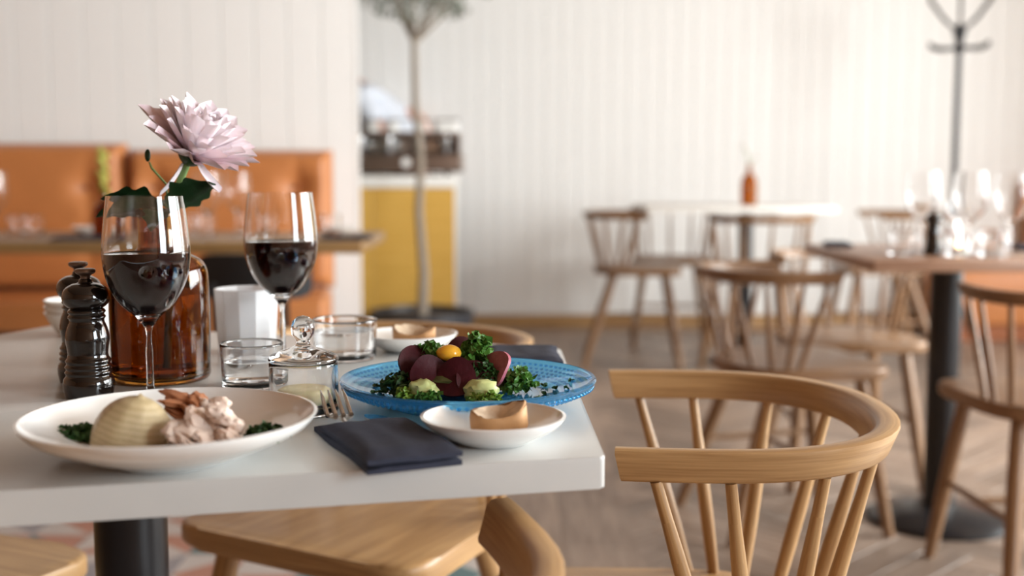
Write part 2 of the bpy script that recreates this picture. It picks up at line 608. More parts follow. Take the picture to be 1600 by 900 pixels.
# partition wall at the left behind the bench, slightly turned
wl = bpy.data.objects.new('wall_left', None)
WX, WY, WA = -0.70, 5.20, R(5.7)
wlb = BM(); box(wlb, (-3.35, 0.016, 0), (0, 0.11, 3.2))
wall_left = obj('wall_left', wlb, WALL, None, smooth=0, loc=(WX, WY, 0), rot=(0, 0, WA))
tag(wall_left, kind='structure')
bpy.data.objects.remove(wl)
LW = 0.146
lb = BM(); box(lb, (-LW / 2 + .0012, 0, 0.0), (LW / 2 - .0012, .018, 3.2), 0.0032, 1)
lboard = obj('board', lb, WALL, wall_left, smooth=0)
lboard.location = (-LW / 2, -.002, 0)
for k in range(1, 22):
    share(lboard, 'board', wall_left, (-LW * (k + .5), -.002, 0))
tb = BM(); box(tb, (-.001, -.004, 0), (.014, .112, 3.2), .002, 1)
tag(obj('trim_1', tb, WALL, None, smooth=0, loc=(WX, WY, 0), rot=(0, 0, WA)), kind='structure')

# side, front walls, ceiling (out of frame; they shape the light)
cb = BM(); box(cb, (-4.1, -2.7, 3.2), (4.1, YW + .12, 3.3))
tag(obj('ceiling', cb, CEIL, None, smooth=0), kind='structure')
wb = BM(); box(wb, (-4.1, -2.6, 0), (-4.0, YW + .12, 3.2))
tag(obj('wall_far_left', wb, PANELWOOD, None, smooth=0), kind='structure')
wr = BM()
ops = [(-2.05, -.45, .62), (1.2, 3.8, .62), (4.0, 5.3, .16)]
box(wr, (3.9, -2.6, 2.62), (4.06, YW + .12, 3.2))
ys = [-2.6] + [v for o_ in ops for v in o_[:2]] + [YW + .12]
for i in range(0, len(ys), 2): box(wr, (3.9, ys[i], 0), (4.06, ys[i + 1], 2.62))
for (y0, y1, z0) in ops: box(wr, (3.9, y0, 0), (4.06, y1, z0))
tag(obj('wall_right', wr, WALL, None, smooth=0), kind='structure')
for i, (y0, y1, z0) in enumerate(ops):
    f = BM()
    for (a, b) in (((3.9, y0, z0), (3.96, y0 + .05, 2.62)), ((3.9, y1 - .05, z0), (3.96, y1, 2.62)), ((3.9, y0, z0), (3.96, y1, z0 + .05)), ((3.9, y0, 2.57), (3.96, y1, 2.62)), ((3.91, (y0 + y1) / 2 - .02, z0), (3.95, (y0 + y1) / 2 + .02, 2.62))):
        box(f, a, b)
    tag(obj('window_%d' % (i + 1), f, FRAMEM, None, smooth=0), kind='structure')
wf = BM()
box(wf, (-4.1, -2.7, 0), (4.06, -2.6, 3.2))
tag(obj('wall_front', wf, PANELWOOD, None, smooth=0), kind='structure')


# ================================================================== CHAIRS
def rail_bm(hw=0.205, tip=0.045, apex=-0.235, zt=0.70, hgt=0.033, th=0.021):
    """bent back rail: U in plan, open towards +Y"""
    pts = []
    Ls = 0.19
    n = 26
    for k in range(n + 1):
        a = PI * k / n
        e = 0.86
        x = -hw * math.copysign(abs(math.cos(a)) ** e, math.cos(a))
        y = (apex + Ls) - Ls * abs(math.sin(a)) ** e
        pts.append((x, y))
    y0 = apex + Ls
    left = [(-hw + .004 * (t ** 2), y0 + (tip - y0) * t) for t in (1, .75, .5, .25)]
    right = [(-x, y) for x, y in reversed(left)]
    pts = left + pts + right
    bm = BM()
    uvl = bm.loops.layers.uv.new('UVMap')
    rings, ln, prev = [], 0.0, None
    N = len(pts)
    for i, (x, y) in enumerate(pts):
        p = Vector((x, y, 0))
        a = Vector((*pts[max(i - 1, 0)], 0)); b = Vector((*pts[min(i + 1, N - 1)], 0))
        t = (b - a).normalized()
        nrm = Vector((t.y, -t.x, 0))          # outward
        if nrm.dot(Vector((x, y + 0.02, 0))) < 0: nrm = -nrm
        if prev is not None: ln += (p - prev).length
        prev = p
        ta = max(0, min(1, -y / 0.23))
        T_ = th * (0.92 + 0.25 * ta)
        h = hgt * (1.0 - 0.06 * ta)
        r = 0.0045
        lean = 0.006
        sec = []
        for (sx, sz, ang0) in ((1, 1, 0), (-1, 1, 90), (-1, -1, 180), (1, -1, 270)):
            for q in (0, 45, 90):
                aa = R(ang0 + q)
                sec.append((sx * (T_ / 2 - r) + r * math.cos(aa), sz * (h / 2 - r) + r * math.sin(aa)))
        ring = []
        for (o_, z) in sec:
            sh = 0.0
            if i in (0, N - 1): sh = (0.5 - (z / h + .5)) * 0.012
            back = -t if i == N - 1 else t
            co = p + nrm * (o_ + lean * z / h * 2) + Vector((0, 0, zt - h / 2 + z)) + (back * abs(sh) if sh > 0 else Vector((0, 0, 0)))
            ring.append((bm.verts.new(co), ln, z + o_))
        rings.append(ring)
    for A, B in zip(rings[:-1], rings[1:]):
        m = len(A)
        for k in range(m):
            j = (k + 1) % m
            f = bm.faces.new((A[k][0], A[j][0], B[j][0], B[k][0]))
            for l, s in zip(f.loops, (A[k], A[j], B[j], B[k])): l[uvl].uv = (s[1], s[2])
    for ring in (rings[0], rings[-1]):
        f = bm.faces.new([v[0] for v in ring])
        for l, s in zip(f.loops, ring): l[uvl].uv = (s[1], s[2])
    return bm


def make_chair(label, group, mat, loc, rotz, sw=.216):
    t = thing('spindle_chair', label, 'chair', loc, rotz, group)
    seat_poly = rounded_poly([(-sw, .20), (sw, .20), (.19, -.13), (.09, -.195), (-.09, -.195), (-.19, -.13)], [.075, .075, .10, .10, .10, .10], 7)
    b = BM(); prism(b, seat_poly, .418, .45, .009, 3)
    obj('seat', b, mat, t)
    obj('back_rail', rail_bm(), mat, t)
    # spindles: arms (4 each) and the middle one
    sp = []
    for s in (-1, 1):
        for (xt, yt, xb, yb) in ((.203, .008, .183, -.058), (.203, -.06, .176, -.088), (.176, -.150, .150, -.118), (.112, -.208, .105, -.150)):
            sp.append((s * xt, yt, s * xb, yb))
    sp.append((0, -.226, 0, -.165))
    for (xt, yt, xb, yb) in sp:
        b = BM()
        pts = []
        rr = []
        for k in range(7):
            q = k / 6
            pts.append((xb + (xt - xb) * q, yb + (yt - yb) * q, .44 + .228 * q))
            rr.append(.0066 + .0022 * math.sin(PI * min(1, q * 1.15)) - .001 * q)
        tube(b, pts, rr, 12)
        obj('spindle', b, mat, t)
    feet = {}
    for (x, y, fx, fy) in ((-.15, .13, -.20, .20), (.15, .13, .20, .20), (-.125, -.10, -.19, -.235), (.125, -.10, .19, -.235)):
        b = BM()
        pts, rr = [], []
        for k in range(8):
            q = k / 7
            pts.append((fx + (x - fx) * q, fy + (y - fy) * q, .425 * q))
            rr.append(.0105 + .0085 * math.sin(PI * (0.12 + .62 * q)))
        tube(b, pts, rr, 12)
        obj('leg', b, mat, t)
    for s in (-1, 1):
        za, zb = .20, .20
        pa = (s * (.20 - .05 * za / .425), .20 - .07 * za / .425, za)
        pb_ = (s * (.19 - .065 * zb / .425), -.235 + .135 * zb / .425, zb)
        b = BM()
        tube(b, [pa, [(pa[i] + pb_[i]) / 2 for i in range(3)], pb_], [.007, .0095, .007], 10)
        obj('stretcher', b, mat, t)
    b = BM(); tube(b, [(-.17, 0, .2), (0, 0, .2), (.17, 0, .2)], [.007, .0095, .007], 10)
    obj('stretcher', b, mat, t)
    return t


GC = 'round-backed spindle chairs'
hero = make_chair('light oak spindle chair with curved rail drawn up to the pale table\'s right end', GC, OAK, (.154, 1.234, 0), R(86), .178)
c0 = make_chair('light oak chair under the pale table, whole seat showing below its front edge', GC, OAK, (-.215, 1.68, 0), R(150), .22)
dup(c0, (-.812, 1.38, 0), R(-115.5), 'light oak chair of which only a seat corner shows left of the black table post')
dup(c0, (-.199, .775, 0), R(13.6), 'light oak chair nearest the camera, only its arm tip showing below the table edge')
c1 = make_chair('shaded oak spindle chair facing right, at the left side of the wooden table', GC, OAKSHADE, (.75, 3.09, 0), R(-78))
dup(c1, (1.03, 3.56, 0), R(180), 'shaded oak spindle chair facing the camera at the far side of the wooden glass-laden table')
dup(c1, (1.235, 2.58, 0), R(0), 'brown spindle chair cut by the photo\'s right edge, pushed under the wooden table')
dup(c1, (.62, 5.73, 0), R(-95), 'shaded oak spindle chair at the left end of the white table by the wall', scale=1.08)
dup(c1, (.88, 6.32, 0), R(176), 'shaded oak spindle chair behind the white table, its back to the boarded wall', scale=1.08)
dup(c1, (1.14, 5.32, 0), R(2), 'brown spindle chair with its back to us, before the amber bottle\'s white table', scale=1.08)
dup(c1, (1.84, 5.78, 0), R(88), 'shaded oak spindle chair at the right end of the white table by the wall', scale=1.08)


def shell_chair(label, loc, rotz):
    t = thing('shell_chair', label, 'chair', loc, rotz, 'black shell chairs')
    b = BM()
    nx, nz = 12, 8
    g = []
    for j in range(nz + 1):
        row = []
        for i in range(nx + 1):
            u = i / nx * 2 - 1; v = j / nz * 2 - 1
            e = 0.5
            # superellipse square-to-round mapping keeps rounded corners
            k = (abs(u) ** 6 + abs(v) ** 6) ** (1 / 6) if (u or v) else 1
            m = max(abs(u), abs(v)) or 1
            s = m / k if k else 1
            x = u * s * .165; z = v * s * .065
            y = -.20 + .06 * (x / .165) ** 2 - .05 * (z + .06)
            row.append(b.verts.new((x, y, .655 + z)))
        g.append(row)
    for j in range(nz):
        for i in range(nx):
            b.faces.new((g[j][i], g[j][i + 1], g[j + 1][i + 1], g[j + 1][i]))
    bmesh.ops.recalc_face_normals(b, faces=b.faces)
    bmesh.ops.solidify(b, geom=list(b.faces), thickness=.012)
    obj('backrest', b, BLACKP, t, 50)
    b = BM(); prism(b, rounded_poly([(-.20, .2), (.20, .2), (.18, -.18), (-.18, -.18)], .07, 5), .43, .448, .006, 2)
    obj('seat', b, BLACKP, t)
    for s in (-1, 1):
        b = BM(); tube(b, [(s * .10, -.15, .44), (s * .10, -.20, .52), (s * .10, -.215, .64)], .009, 8)
        obj('back_strut', b, BLACK, t)
        for yy, fy in ((.14, .19), (-.13, -.21)):
            b = BM(); tube(b, [(s * .19, fy, 0), (s * .13, yy, .435)], .009, 8)
            obj('leg', b, BLACK, t)
    return t


sh = shell_chair('black shell chair drawn up to the middle of the long brown table', (-.735, 3.42, 0), 0)
dup(sh, (-1.66, 3.42, 0), 0, 'black shell chair at the photo\'s left edge, before the long brown table')


# ================================================================== TABLES
def pedestal(t, x, y, ztop, r=.0375, base=.19):
    b = BM(); lathe(b, [(0, 0), (base, 0), (base, .010), (base * .93, .018), (r + .05, .034), (r + .006, .045), (0, .045)], 40, (x, y, 0))
    obj('base', b, BLACK, t)
    b = BM(); lathe(b, [(0, .04), (r, .04), (r, ztop), (0, ztop)], 28, (x, y, 0))
    obj('post', b, BLACK, t)
    b = BM()
    for a in (0, PI / 2):
        tmp = BM(); box(tmp, (-.22, -.02, ztop - .012), (.22, .02, ztop), .002, 1)
        merge(b, tmp, Matrix.Translation((x, y, 0)) @ Matrix.Rotation(a + .5, 4, 'Z'))
    obj('top_bracket', b, BLACK, t)


t = thing('dining_table', 'pale grey stone-topped table laid for a meal', 'table', (0, 0, 0))
b = BM(); prism(b, rounded_poly([(.069, .838), (.058, 1.366), (-.04, 1.408), (-.631, 1.575), (-.97, .60)], [.004, .012, .03, .006, .006], 4), .7155, .74, .0022, 3)
obj('table_top', b, CONC, t, 30)
pedestal(t, -.404, 1.19, .7155, r=.0375)

t = thing('dining_table', 'small wooden two-seat table on a black post, crowded with glasses', 'table', (0, 0, 0))
b = BM(); box(b, (.862, 2.735, .712), (1.47, 3.40, .74), .003, 2)
obj('table_top', b, TABLEWOOD, t, 30)
pedestal(t, 1.169, 3.085, .712, r=.042)

t = thing('dining_table', 'white-topped table on a black post near the boarded wall', 'table', (0, 0, 0))
b = BM(); box(b, (.635, 5.42, .758), (1.535, 6.08, .785), .003, 2)
obj('table_top', b, WHITETOP, t, 30)
pedestal(t, 1.16, 5.72, .758, r=.036)

t = thing('long_table', 'long brown wooden table along the tan leather bench', 'table', (0, 0, 0))
b = BM(); box(b, (-2.6, 3.47, .704), (-.455, 4.12, .74), .004, 2)
obj('table_top', b, DARKWOOD, t, 30)
for x in (-.95, -2.1): pedestal(t, x, 3.80, .704, r=.04)

# ================================================================== BENCHES
t = thing('banquette', 'tan leather tufted bench along the left wall', 'bench', (-.79, 5.10, 0), R(5.7))


def tufted(x0, x1, z0, z1, depth, buttons):
    b = BM()
    nx, nz = 44, 30
    g = []
    for j in range(nz + 1):
        row = []
        for i in range(nx + 1):
            u, v = i / nx, j / nz
            x = x0 + (x1 - x0) * u; z = z0 + (z1 - z0) * v
            ed = min(u * (x1 - x0), (1 - u) * (x1 - x0), v * (z1 - z0), (1 - v) * (z1 - z0))
            y = -depth * (1 - max(0, 1 - ed / .045) ** 2.2)
            for bx, bz in buttons:
                d = math.hypot(x - bx, z - bz)
                y += .038 * math.exp(-(d / .06) ** 2) + .012 * math.exp(-(abs(x - bx) / .016) ** 2) * max(0, 1 - abs(z - bz) / .2)
            row.append(b.verts.new((x, y, z)))
        g.append(row)
    for j in range(nz):
        for i in range(nx):
            b.faces.new((g[j][i], g[j][i + 1], g[j + 1][i + 1], g[j + 1][i]))
    back = [b.verts.new((x, 0.02, z)) for x, z in ((x0, z0), (x1, z0), (x1, z1), (x0, z1))]
    b.faces.new(back)
    for e, k in ((g[0], (0, 1)), (g[nz], (3, 2)), ([r_[0] for r_ in g], (0, 3)), ([r_[-1] for r_ in g], (1, 2))):
        b.faces.new(list(e) + [back[k[1]], back[k[0]]])
    return b


for (x0, x1, zt) in ((-.87, 0, 1.045), (-1.745, -.878, 1.072), (-2.62, -1.753, 1.072)):
    w = x1 - x0
    bt = [(x0 + w * f, z) for f in (.15, .83) for z in (.885, .66)]
    p = obj('back_panel', tufted(x0, x1, .44, zt, .10, bt), LEATHER, t, 60)
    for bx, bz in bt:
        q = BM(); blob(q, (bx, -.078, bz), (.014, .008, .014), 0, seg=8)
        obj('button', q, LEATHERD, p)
    q = BM(); box(q, (x0 + .003, -.60, .30), (x1 - .003, -.08, .45), .03, 4)
    obj('seat_cushion', q, LEATHER, t)
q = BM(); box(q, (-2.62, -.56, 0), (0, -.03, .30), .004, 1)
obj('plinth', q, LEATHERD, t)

t = thing('banquette', 'low tan leather bench in the corner beside the coat stand', 'bench', (2.50, 6.40, 0))
q = BM(); box(q, (0, 0, .09), (.80, .56, .40), .02, 3); obj('seat_cushion', q, LEATHER, t)
q = BM(); box(q, (.60, .46, .38), (.80, .60, .90), .03, 3); obj('back_panel', q, LEATHER, t)
q = BM(); box(q, (.02, .03, 0), (.78, .54, .10), .002, 1); obj('plinth', q, LEATHERD, t)

# ================================================================== COUNTER, MACHINE, PERSON, TREE, COAT STAND
t = thing('service_counter', 'yellow veneered service counter with white top behind the potted tree', 'counter', (-.30, 6.10, 0))
q = BM(); box(q, (-1.30, 0.012, .10), (-.006, .42, .865), .002, 1); obj('carcass', q, WHITETOP, t)
for k in range(3):
    x1 = -.004 - k * .43
    q = BM(); box(q, (x1 - .426, -.008, .11), (x1, .012, .866), .002, 1); obj('front_panel', q, YELLOW, t)
q = BM(); box(q, (-1.32, -.02, .868), (.004, .43, .93), .004, 2); obj('worktop', q, WHITETOP, t)
q = BM(); box(q, (-1.28, .04, 0), (-.03, .40, .10), 0); obj('plinth', q, BLACK, t)

t = thing('espresso_machine', 'steel and bronze espresso machine standing on the yellow counter', 'coffee machine', (-.58, 6.30, .93))
q = BM(); box(q, (-.34, -.16, .02), (.315, .10, .115), .008, 2); obj('drip_tray_body', q, MACHB, t)
q = BM(); box(q, (-.33, -.02, .11), (.29, .10, .215), .006, 2); obj('back_panel', q, MACH, t)
q = BM(); box(q, (-.33, -.15, .205), (.30, .11, .232), .008, 2); obj('cup_tray', q, MACHB, t)
for s in (-.33, .285):
    q = BM(); box(q, (s, -.15, .11), (s + .016, .10, .22), .004, 1); obj('side_panel', q, MACHB, t)
q = BM()
tube(q, [(-.33, -.15, .235), (-.33, -.15, .295), (.30, -.15, .295), (.30, -.15, .235)], .005, 8); obj('cup_rail', q, MACH, t)
for k in range(4):
    x = -.24 + k * .155
    q = BM(); lathe(q, [(0, .12), (.026, .12), (.032, .14), (.032, .17), (.036, .185), (.036, .206), (0, .206)], 20, (x, -.08, 0)); g_ = obj('group_head', q, MACH, t)
    q = BM(); tube(q, [(x, -.10, .135), (x, -.21, .128)], [.009, .011], 10); obj('handle', q, BLACKP, g_)
for x in (-.28, -.27 + .5):
    q = BM(); lathe(q, [(0, 0), (.02, 0), (.02, .025), (0, .025)], 12, (x, -.02, 0)); obj('foot', q, BLACK, t)
q = BM(); lathe(q, [(0, 0), (.024, 0), (.024, .012), (0, .012)], 20); 
gg = obj('pressure_gauge', q, CERAM, t, loc=(.02, -.16, .07), rot=(R(90), 0, 0))

cupb = BM()
lathe(cupb, smoothprof([(0, .058), (.022, .058), (.026, .052), (.036, .02), (.039, 0)], 3) + [(.036, 0), (.033, .02), (.023, .05), (0, .053)], 24)
cup0 = None
LC = ['white cup upside down on the coffee machine, leftmost of six by the partition', 'white cup upside down on the coffee machine, second from the partition', 'white cup upside down on the coffee machine, third from the partition, left of the trunk',
      'white cup upside down on the coffee machine, first right of the tree trunk', 'white cup upside down on the coffee machine, second right of the tree trunk', 'white cup upside down at the right end of the coffee machine']
for k, x in enumerate((-.865, -.755, -.645, -.50, -.385, -.325)):
    if cup0 is None:
        cup0 = obj('coffee_cup', cupb, CERAM, None, loc=(x, 6.26, 1.163)); c_ = cup0
    else:
        c_ = cup0.copy(); COL.objects.link(c_); c_.location = (x, 6.26 + .04 * (k % 2), 1.163)
    tag(c_, LC[k], 'cup', 'cups on the coffee machine')


def skinned(name, verts, edges, mat, parent, root=0, sub=2):
    me = bpy.data.meshes.new(name)
    me.from_pydata([v[:3] for v in verts], edges, [])
    o = bpy.data.objects.new(name, me)
    COL.objects.link(o)
    o.modifiers.new('Skin', 'SKIN')
    for i, v in enumerate(verts):
        rr = v[3] if hasattr(v[3], '__len__') else (v[3], v[3])
        me.skin_vertices[0].data[i].radius = rr
    me.skin_vertices[0].data[root].use_root = True
    sm = o.modifiers.new('Subdivision', 'SUBSURF'); sm.levels = sub; sm.render_levels = sub
    dg = bpy.context.evaluated_depsgraph_get()
    nm = bpy.data.meshes.new_from_object(o.evaluated_get(dg))
    nm.name = name
    bpy.data.objects.remove(o)
    nm.materials.clear(); nm.materials.append(mat)
    nm.polygons.foreach_set('use_smooth', [True] * len(nm.polygons))
    p = bpy.data.objects.new(name, nm)
    COL.objects.link(p)
    p.parent = parent
    return p


# a person bending towards the left behind the machine (head hidden by the partition)
t = thing('person', 'person in a white shirt bending forward behind the coffee machine', 'person', (-.56, 6.80, 0))
body = [(0, 0, .93, .12), (-.10, 0, 1.12, .12), (-.23, 0, 1.30, .135), (-.33, 0, 1.41, .10), (-.40, 0, 1.47, .055), (-.45, -.0, 1.52, .07), (-.50, 0, 1.56, .092), (-.53, 0, 1.50, .06),
        (-.30, -.18, 1.36, .06), (-.17, -.22, 1.16, .043), (-.30, -.24, 1.03, .034), (-.37, -.23, 1.0, .03),
        (-.30, .18, 1.36, .06), (.02, .20, 1.27, .043), (.07, .17, 1.05, .034), (.06, .14, .99, .03),
        (0, -.10, .86, .095), (.02, -.10, .48, .062), (.03, -.10, .09, .04), (-.10, -.11, .04, .032),
        (0, .10, .86, .095), (.02, .10, .48, .062), (.03, .10, .09, .04), (-.10, .11, .04, .032)]
be = [(0, 1), (1, 2), (2, 3), (3, 4), (4, 5), (5, 6), (6, 7), (3, 8), (8, 9), (9, 10), (10, 11), (3, 12), (12, 13), (13, 14), (14, 15), (0, 16), (16, 17), (17, 18), (18, 19), (0, 20), (20, 21), (21, 22), (22, 23)]
skinned('body', body, be, SKIN, t)
for k in range(5):
    for (hx, hy, hz, s) in ((-.37, -.23, 1.0, -1), (.06, .14, .99, 1)):
        a = -.5 + k * .25
        L_ = (.05, .072, .08, .074, .058)[k]
        skinned('finger', [(hx, hy + .012 * (k - 2), hz, .010), (hx - L_ * .5, hy + .018 * (k - 2), hz - .028, .009), (hx - L_ * .8, hy + .018 * (k - 2), hz - .058, .008)], [(0, 1), (1, 2)], SKIN, t, sub=1)
shirt = [(.02, 0, .92, .15), (-.10, 0, 1.12, .142), (-.23, 0, 1.30, .158), (-.33, 0, 1.405, .12), (-.385, 0, 1.455, .066), (-.30, -.18, 1.36, .078), (-.20, -.215, 1.21, .062), (-.30, .18, 1.36, .078), (-.05, .195, 1.29, .06)]
skinned('shirt', shirt, [(0, 1), (1, 2), (2, 3), (3, 4), (3, 5), (5, 6), (3, 7), (7, 8)], SHIRT, t)
skinned('trousers', [(0, 0, .92, .135), (0, -.10, .84, .112), (.02, -.10, .48, .08), (.03, -.10, .10, .062), (0, .10, .84, .112), (.02, .10, .48, .08), (.03, .10, .10, .062)], [(0, 1), (1, 2), (2, 3), (0, 4), (4, 5), (5, 6)], TROUS, t)
q = BM(); blob(q, (-.475, 0, 1.60), (.10, .092, .075), .06, seg=16); obj('hair', q, HAIR, t, 60)

# potted olive tree
t = thing('olive_tree', 'slim olive tree in a low dark pot before the yellow counter', 'tree', (-.45, 5.72, 0))
q = BM(); lathe(q, [(0, 0), (.20, 0), (.235, .10), (.262, .24), (.262, .262), (.245, .262), (.235, .225), (0, .225)], 40); pt_ = obj('pot', q, POT, t)
q = BM(); lathe(q, [(0, .215), (.236, .215), (.22, .236), (0, .24)], 32); obj('soil', q, SOIL, t)
q = BM(); tube(q, [(0, 0, .20), (.012, 0, .45), (-.012, .01, .75), (.0, 0, 1.0), (-.025, 0, 1.3), (-.028, 0, 1.60)], [.030, .025, .022, .020, .018, .016], 12); trunk = obj('trunk', q, BARK, t)
rt = random.Random(4)
tips = []
for k in range(9):
    a = k * 2.4
    e = rt.uniform(.12, .36)
    p0 = Vector((-.028, 0, 1.57 + .02 * rt.random()))
    p1 = p0 + Vector((math.cos(a) * e * .45, math.sin(a) * e * .45, .14))
    p2 = p0 + Vector((math.cos(a) * e, math.sin(a) * e, .30 + .25 * rt.random()))
    q = BM(); tube(q, [p0, p1, p2], [.010, .007, .003], 6); obj('branch', q, BARK, t)
    tips += [p1, p2, (p1 + p2) / 2, (p1 * 2 + p2) / 3]
q = BM()
for k in range(6500):
    d = Vector((rt.gauss(0, 1), rt.gauss(0, 1), rt.gauss(0, 1))).normalized() * (rt.random() ** .45)
    p = Vector((-.0, 0, 2.05)) + Vector((d.x * .45, d.y * .45, d.z * .39))
    if noise.noise(p * 7) < -.12 or p.z < 1.62: continue
    M = Matrix.Translation(p) @ Matrix.Rotation(rt.uniform(0, 6.3), 4, 'Z') @ Matrix.Rotation(rt.uniform(-1, 1), 4, 'X') @ Matrix.Rotation(rt.uniform(-1.2, 1.2), 4, 'Y')
    vs = [q.verts.new(M @ Vector(c)) for c in ((-.024, 0, 0), (0, .006, .003), (.024, 0, 0), (0, -.006, .003))]
    q.faces.new(vs)
o = obj('foliage', q, OLIVE, t, 0); o['kind'] = 'stuff'

# coat stand
t = thing('coat_stand', 'dark bentwood coat stand with curled hooks before the white wall', 'coat stand', (2.30, 6.02, 0))
t.scale = (.95, .95, .955)
q = BM(); tube(q, [(0, 0, .02), (0, 0, .9), (0, 0, 1.75)], [.022, .018, .016], 12); obj('pole', q, BLACK, t)
for k in range(4):
    a = k * PI / 2 + .4
    q = BM(); tube(q, [(math.cos(a) * r_, math.sin(a) * r_, z) for r_, z in ((.015, .45), (.06, .32), (.16, .14), (.26, .02), (.30, .012))], .012, 8); obj('leg', q, BLACK, t)
for k in range(6):
    a = k * PI / 3 + .15
    q = BM(); tube(q, [(math.cos(a) * r_, math.sin(a) * r_, z) for r_, z in ((.014, 1.68), (.03, 1.76), (.10, 1.82), (.18, 1.92), (.20, 2.02), (.13, 2.09))], .008, 8); obj('hook', q, BLACK, t)
    q = BM(); tube(q, [(math.cos(a) * r_, math.sin(a) * r_, z) for r_, z in ((.012, 1.665), (.08, 1.655), (.14, 1.660), (.175, 1.68))], .009, 8); obj('lower_hook', q, BLACK, t)
q = BM(); lathe(q, smoothprof([(0, 1.63), (.028, 1.64), (.02, 1.68), (.035, 1.76), (0, 1.80)], 4), 16); obj('collar', q, BLACK, t)

# ================================================================== TABLEWARE (shared builders)
TZ = 0.74


def glass_profile(s=1.0):
    outer = smoothprof([(.0042, .004), (.0036, .012), (.0034, .04), (.0042, .066), (.010, .074), (.024, .087), (.0355, .108), (.0397, .131), (.0385, .155), (.0345, .188)], 5)
    inner = smoothprof([(.0334, .188), (.0374, .155), (.0386, .131), (.0344, .1085), (.023, .0885), (.010, .0775), (0, .0755)], 5)
    foot = [(0, 0), (.0345, 0), (.035, .0012), (.030, .0022), (.012, .0034)]
    return [(r * s, z * s) for r, z in foot + outer + inner]


def wine_glass(label, group, loc, s=1.0, level=.135, mat_liq=None):
    t = thing('wine_glass', label, 'wine glass', loc, 0, group)
    b = BM(); lathe(b, glass_profile(s), 112)
    obj('glass', b, GLASS, t, 50)
    if level:
        inner = list(reversed(smoothprof([(.0374, .155), (.0386, .131), (.0344, .1085), (.023, .0885), (.010, .0775), (0, .0755)], 5)))
        pr = [(max(0, r - .00035), z + (.0003 if r < .001 else 0)) for r, z in inner if z < level]
        rl = pr[-1][0]
        pr += [(rl + .0001, level), (rl * .97, level - .0006), (0, level - .0008)]
        b = BM(); lathe(b, [(r * s, z * s) for r, z in pr], 48)
        obj('wine', b, mat_liq or WINE, t, 40)
    return t


def tumbler(label, group, loc, r=.03, h=.042, level=.6, mat=GLASS, sides=0):
    t = thing('tumbler', label, 'glass', loc, 0, group)
    w = .0018
    prof = [(0, 0), (r * .88, 0), (r * .90, .0002), (r * .935, .0015), (r * .945, .003), (r * .948, .006), (r * .965, h * .5), (r * .995, h - .003), (r, h - .0012), (r - w * .2, h - .0003), (r - w * .5, h), (r - w * .8, h - .0003), (r - w, h - .0012), (r * .995 - w, h - .003), (r * .965 - w, h * .5), (r * .95 - w, .011), (r * .945 - w, .0085), (r * .92 - w, .0068), (r * .88 - w, .0062), (0, .006)]
    b = BM(); lathe(b, prof, 72)
    obj('glass', b, mat, t, 50)
    if level:
        b = BM(); ri = r * .962 - w - .0003
        lathe(b, [(0, .0063), (r * .87 - w, .0065), (r * .91 - w, .0072), (r * .94 - w - .0002, .0092), (r * .948 - w - .0003, .012), (ri + .0001, h * level - .0006), (ri, h * level), (0, h * level)], 64)
        obj('water', b, WATER, t, 50)
    return t


GW = 'wine glasses'
wine_glass('glass of red wine before the amber flower bottle', 'red wine glasses on the pale table', (-.340, 1.069, TZ))
wine_glass('glass of red wine behind the frosted tumbler, apart from the flower bottle', 'red wine glasses on the pale table', (-.252, 1.255, TZ))
tumbler('short clear tumbler of water between the brown bottle and the butter jar', 'water tumblers on the pale table', (-.256, 1.121, TZ), .0308, .0435, .60)
tumbler('clear tumbler of water behind the ball-lidded butter jar', 'water tumblers on the pale table', (-.189, 1.29, TZ), .0369, .0455, .72)

# frosted tumbler (faceted)
t = thing('frosted_tumbler', 'frosted white faceted glass behind the two wine glasses', 'glass', (-.310, 1.335, TZ))
r0, h0 = .0375, .075
b = BM()
lathe(b, [(0, 0), (r0 * .86, 0), (r0 * .90, .003), (r0, h0), (r0 - .002, h0 + .0006), (r0 - .0035, h0), (r0 * .88 - .003, .008), (0, .007)], 12)
obj('glass', b, FROST, t, 10)
b = BM(); lathe(b, [(0, .0075), (.019, .0075), (.019, .022), (0, .022)], 20)
obj('tea_light', b, WAX, t)

# butter jar with ball lid
t = thing('butter_jar', 'clear glass butter jar with a ball-knobbed lid', 'jar', (-.182, .994, TZ))
r0 = .030
b = BM()
lathe(b, [(0, 0), (r0 * .92, 0), (r0 * .95, .0004), (r0 * .985, .0018), (r0, .004), (r0, .006), (r0, .042), (r0, .0445), (r0 - .0006, .0458), (r0 - .0015, .0462), (r0 - .0024, .0458), (r0 - .003, .0445), (r0 - .003, .042), (r0 - .003, .014), (r0 - .0032, .0115), (r0 - .0045, .0093), (r0 - .0065, .0082), (r0 - .008, .008), (0, .008)], 72)
obj('jar_body', b, GLASS, t, 50)
b = BM(); lathe(b, smoothprof([(0, .0085), (.024, .0088), (.0255, .014), (.023, .0205), (.012, .0225), (0, .0215)], 3), 32)
obj('butter', b, BUTTER, t, 60)
b = BM()
lathe(b, smoothprof([(0, .0465), (.027, .0465), (.0305, .0472), (.030, .0495), (.021, .0545), (.010, .0585), (.0055, .062), (.0065, .0655)], 4) + [(.0098, .070), (.0105, .0755), (.0092, .081), (.005, .0848), (0, .086)], 40)
obj('lid', b, GLASS, t, 60)


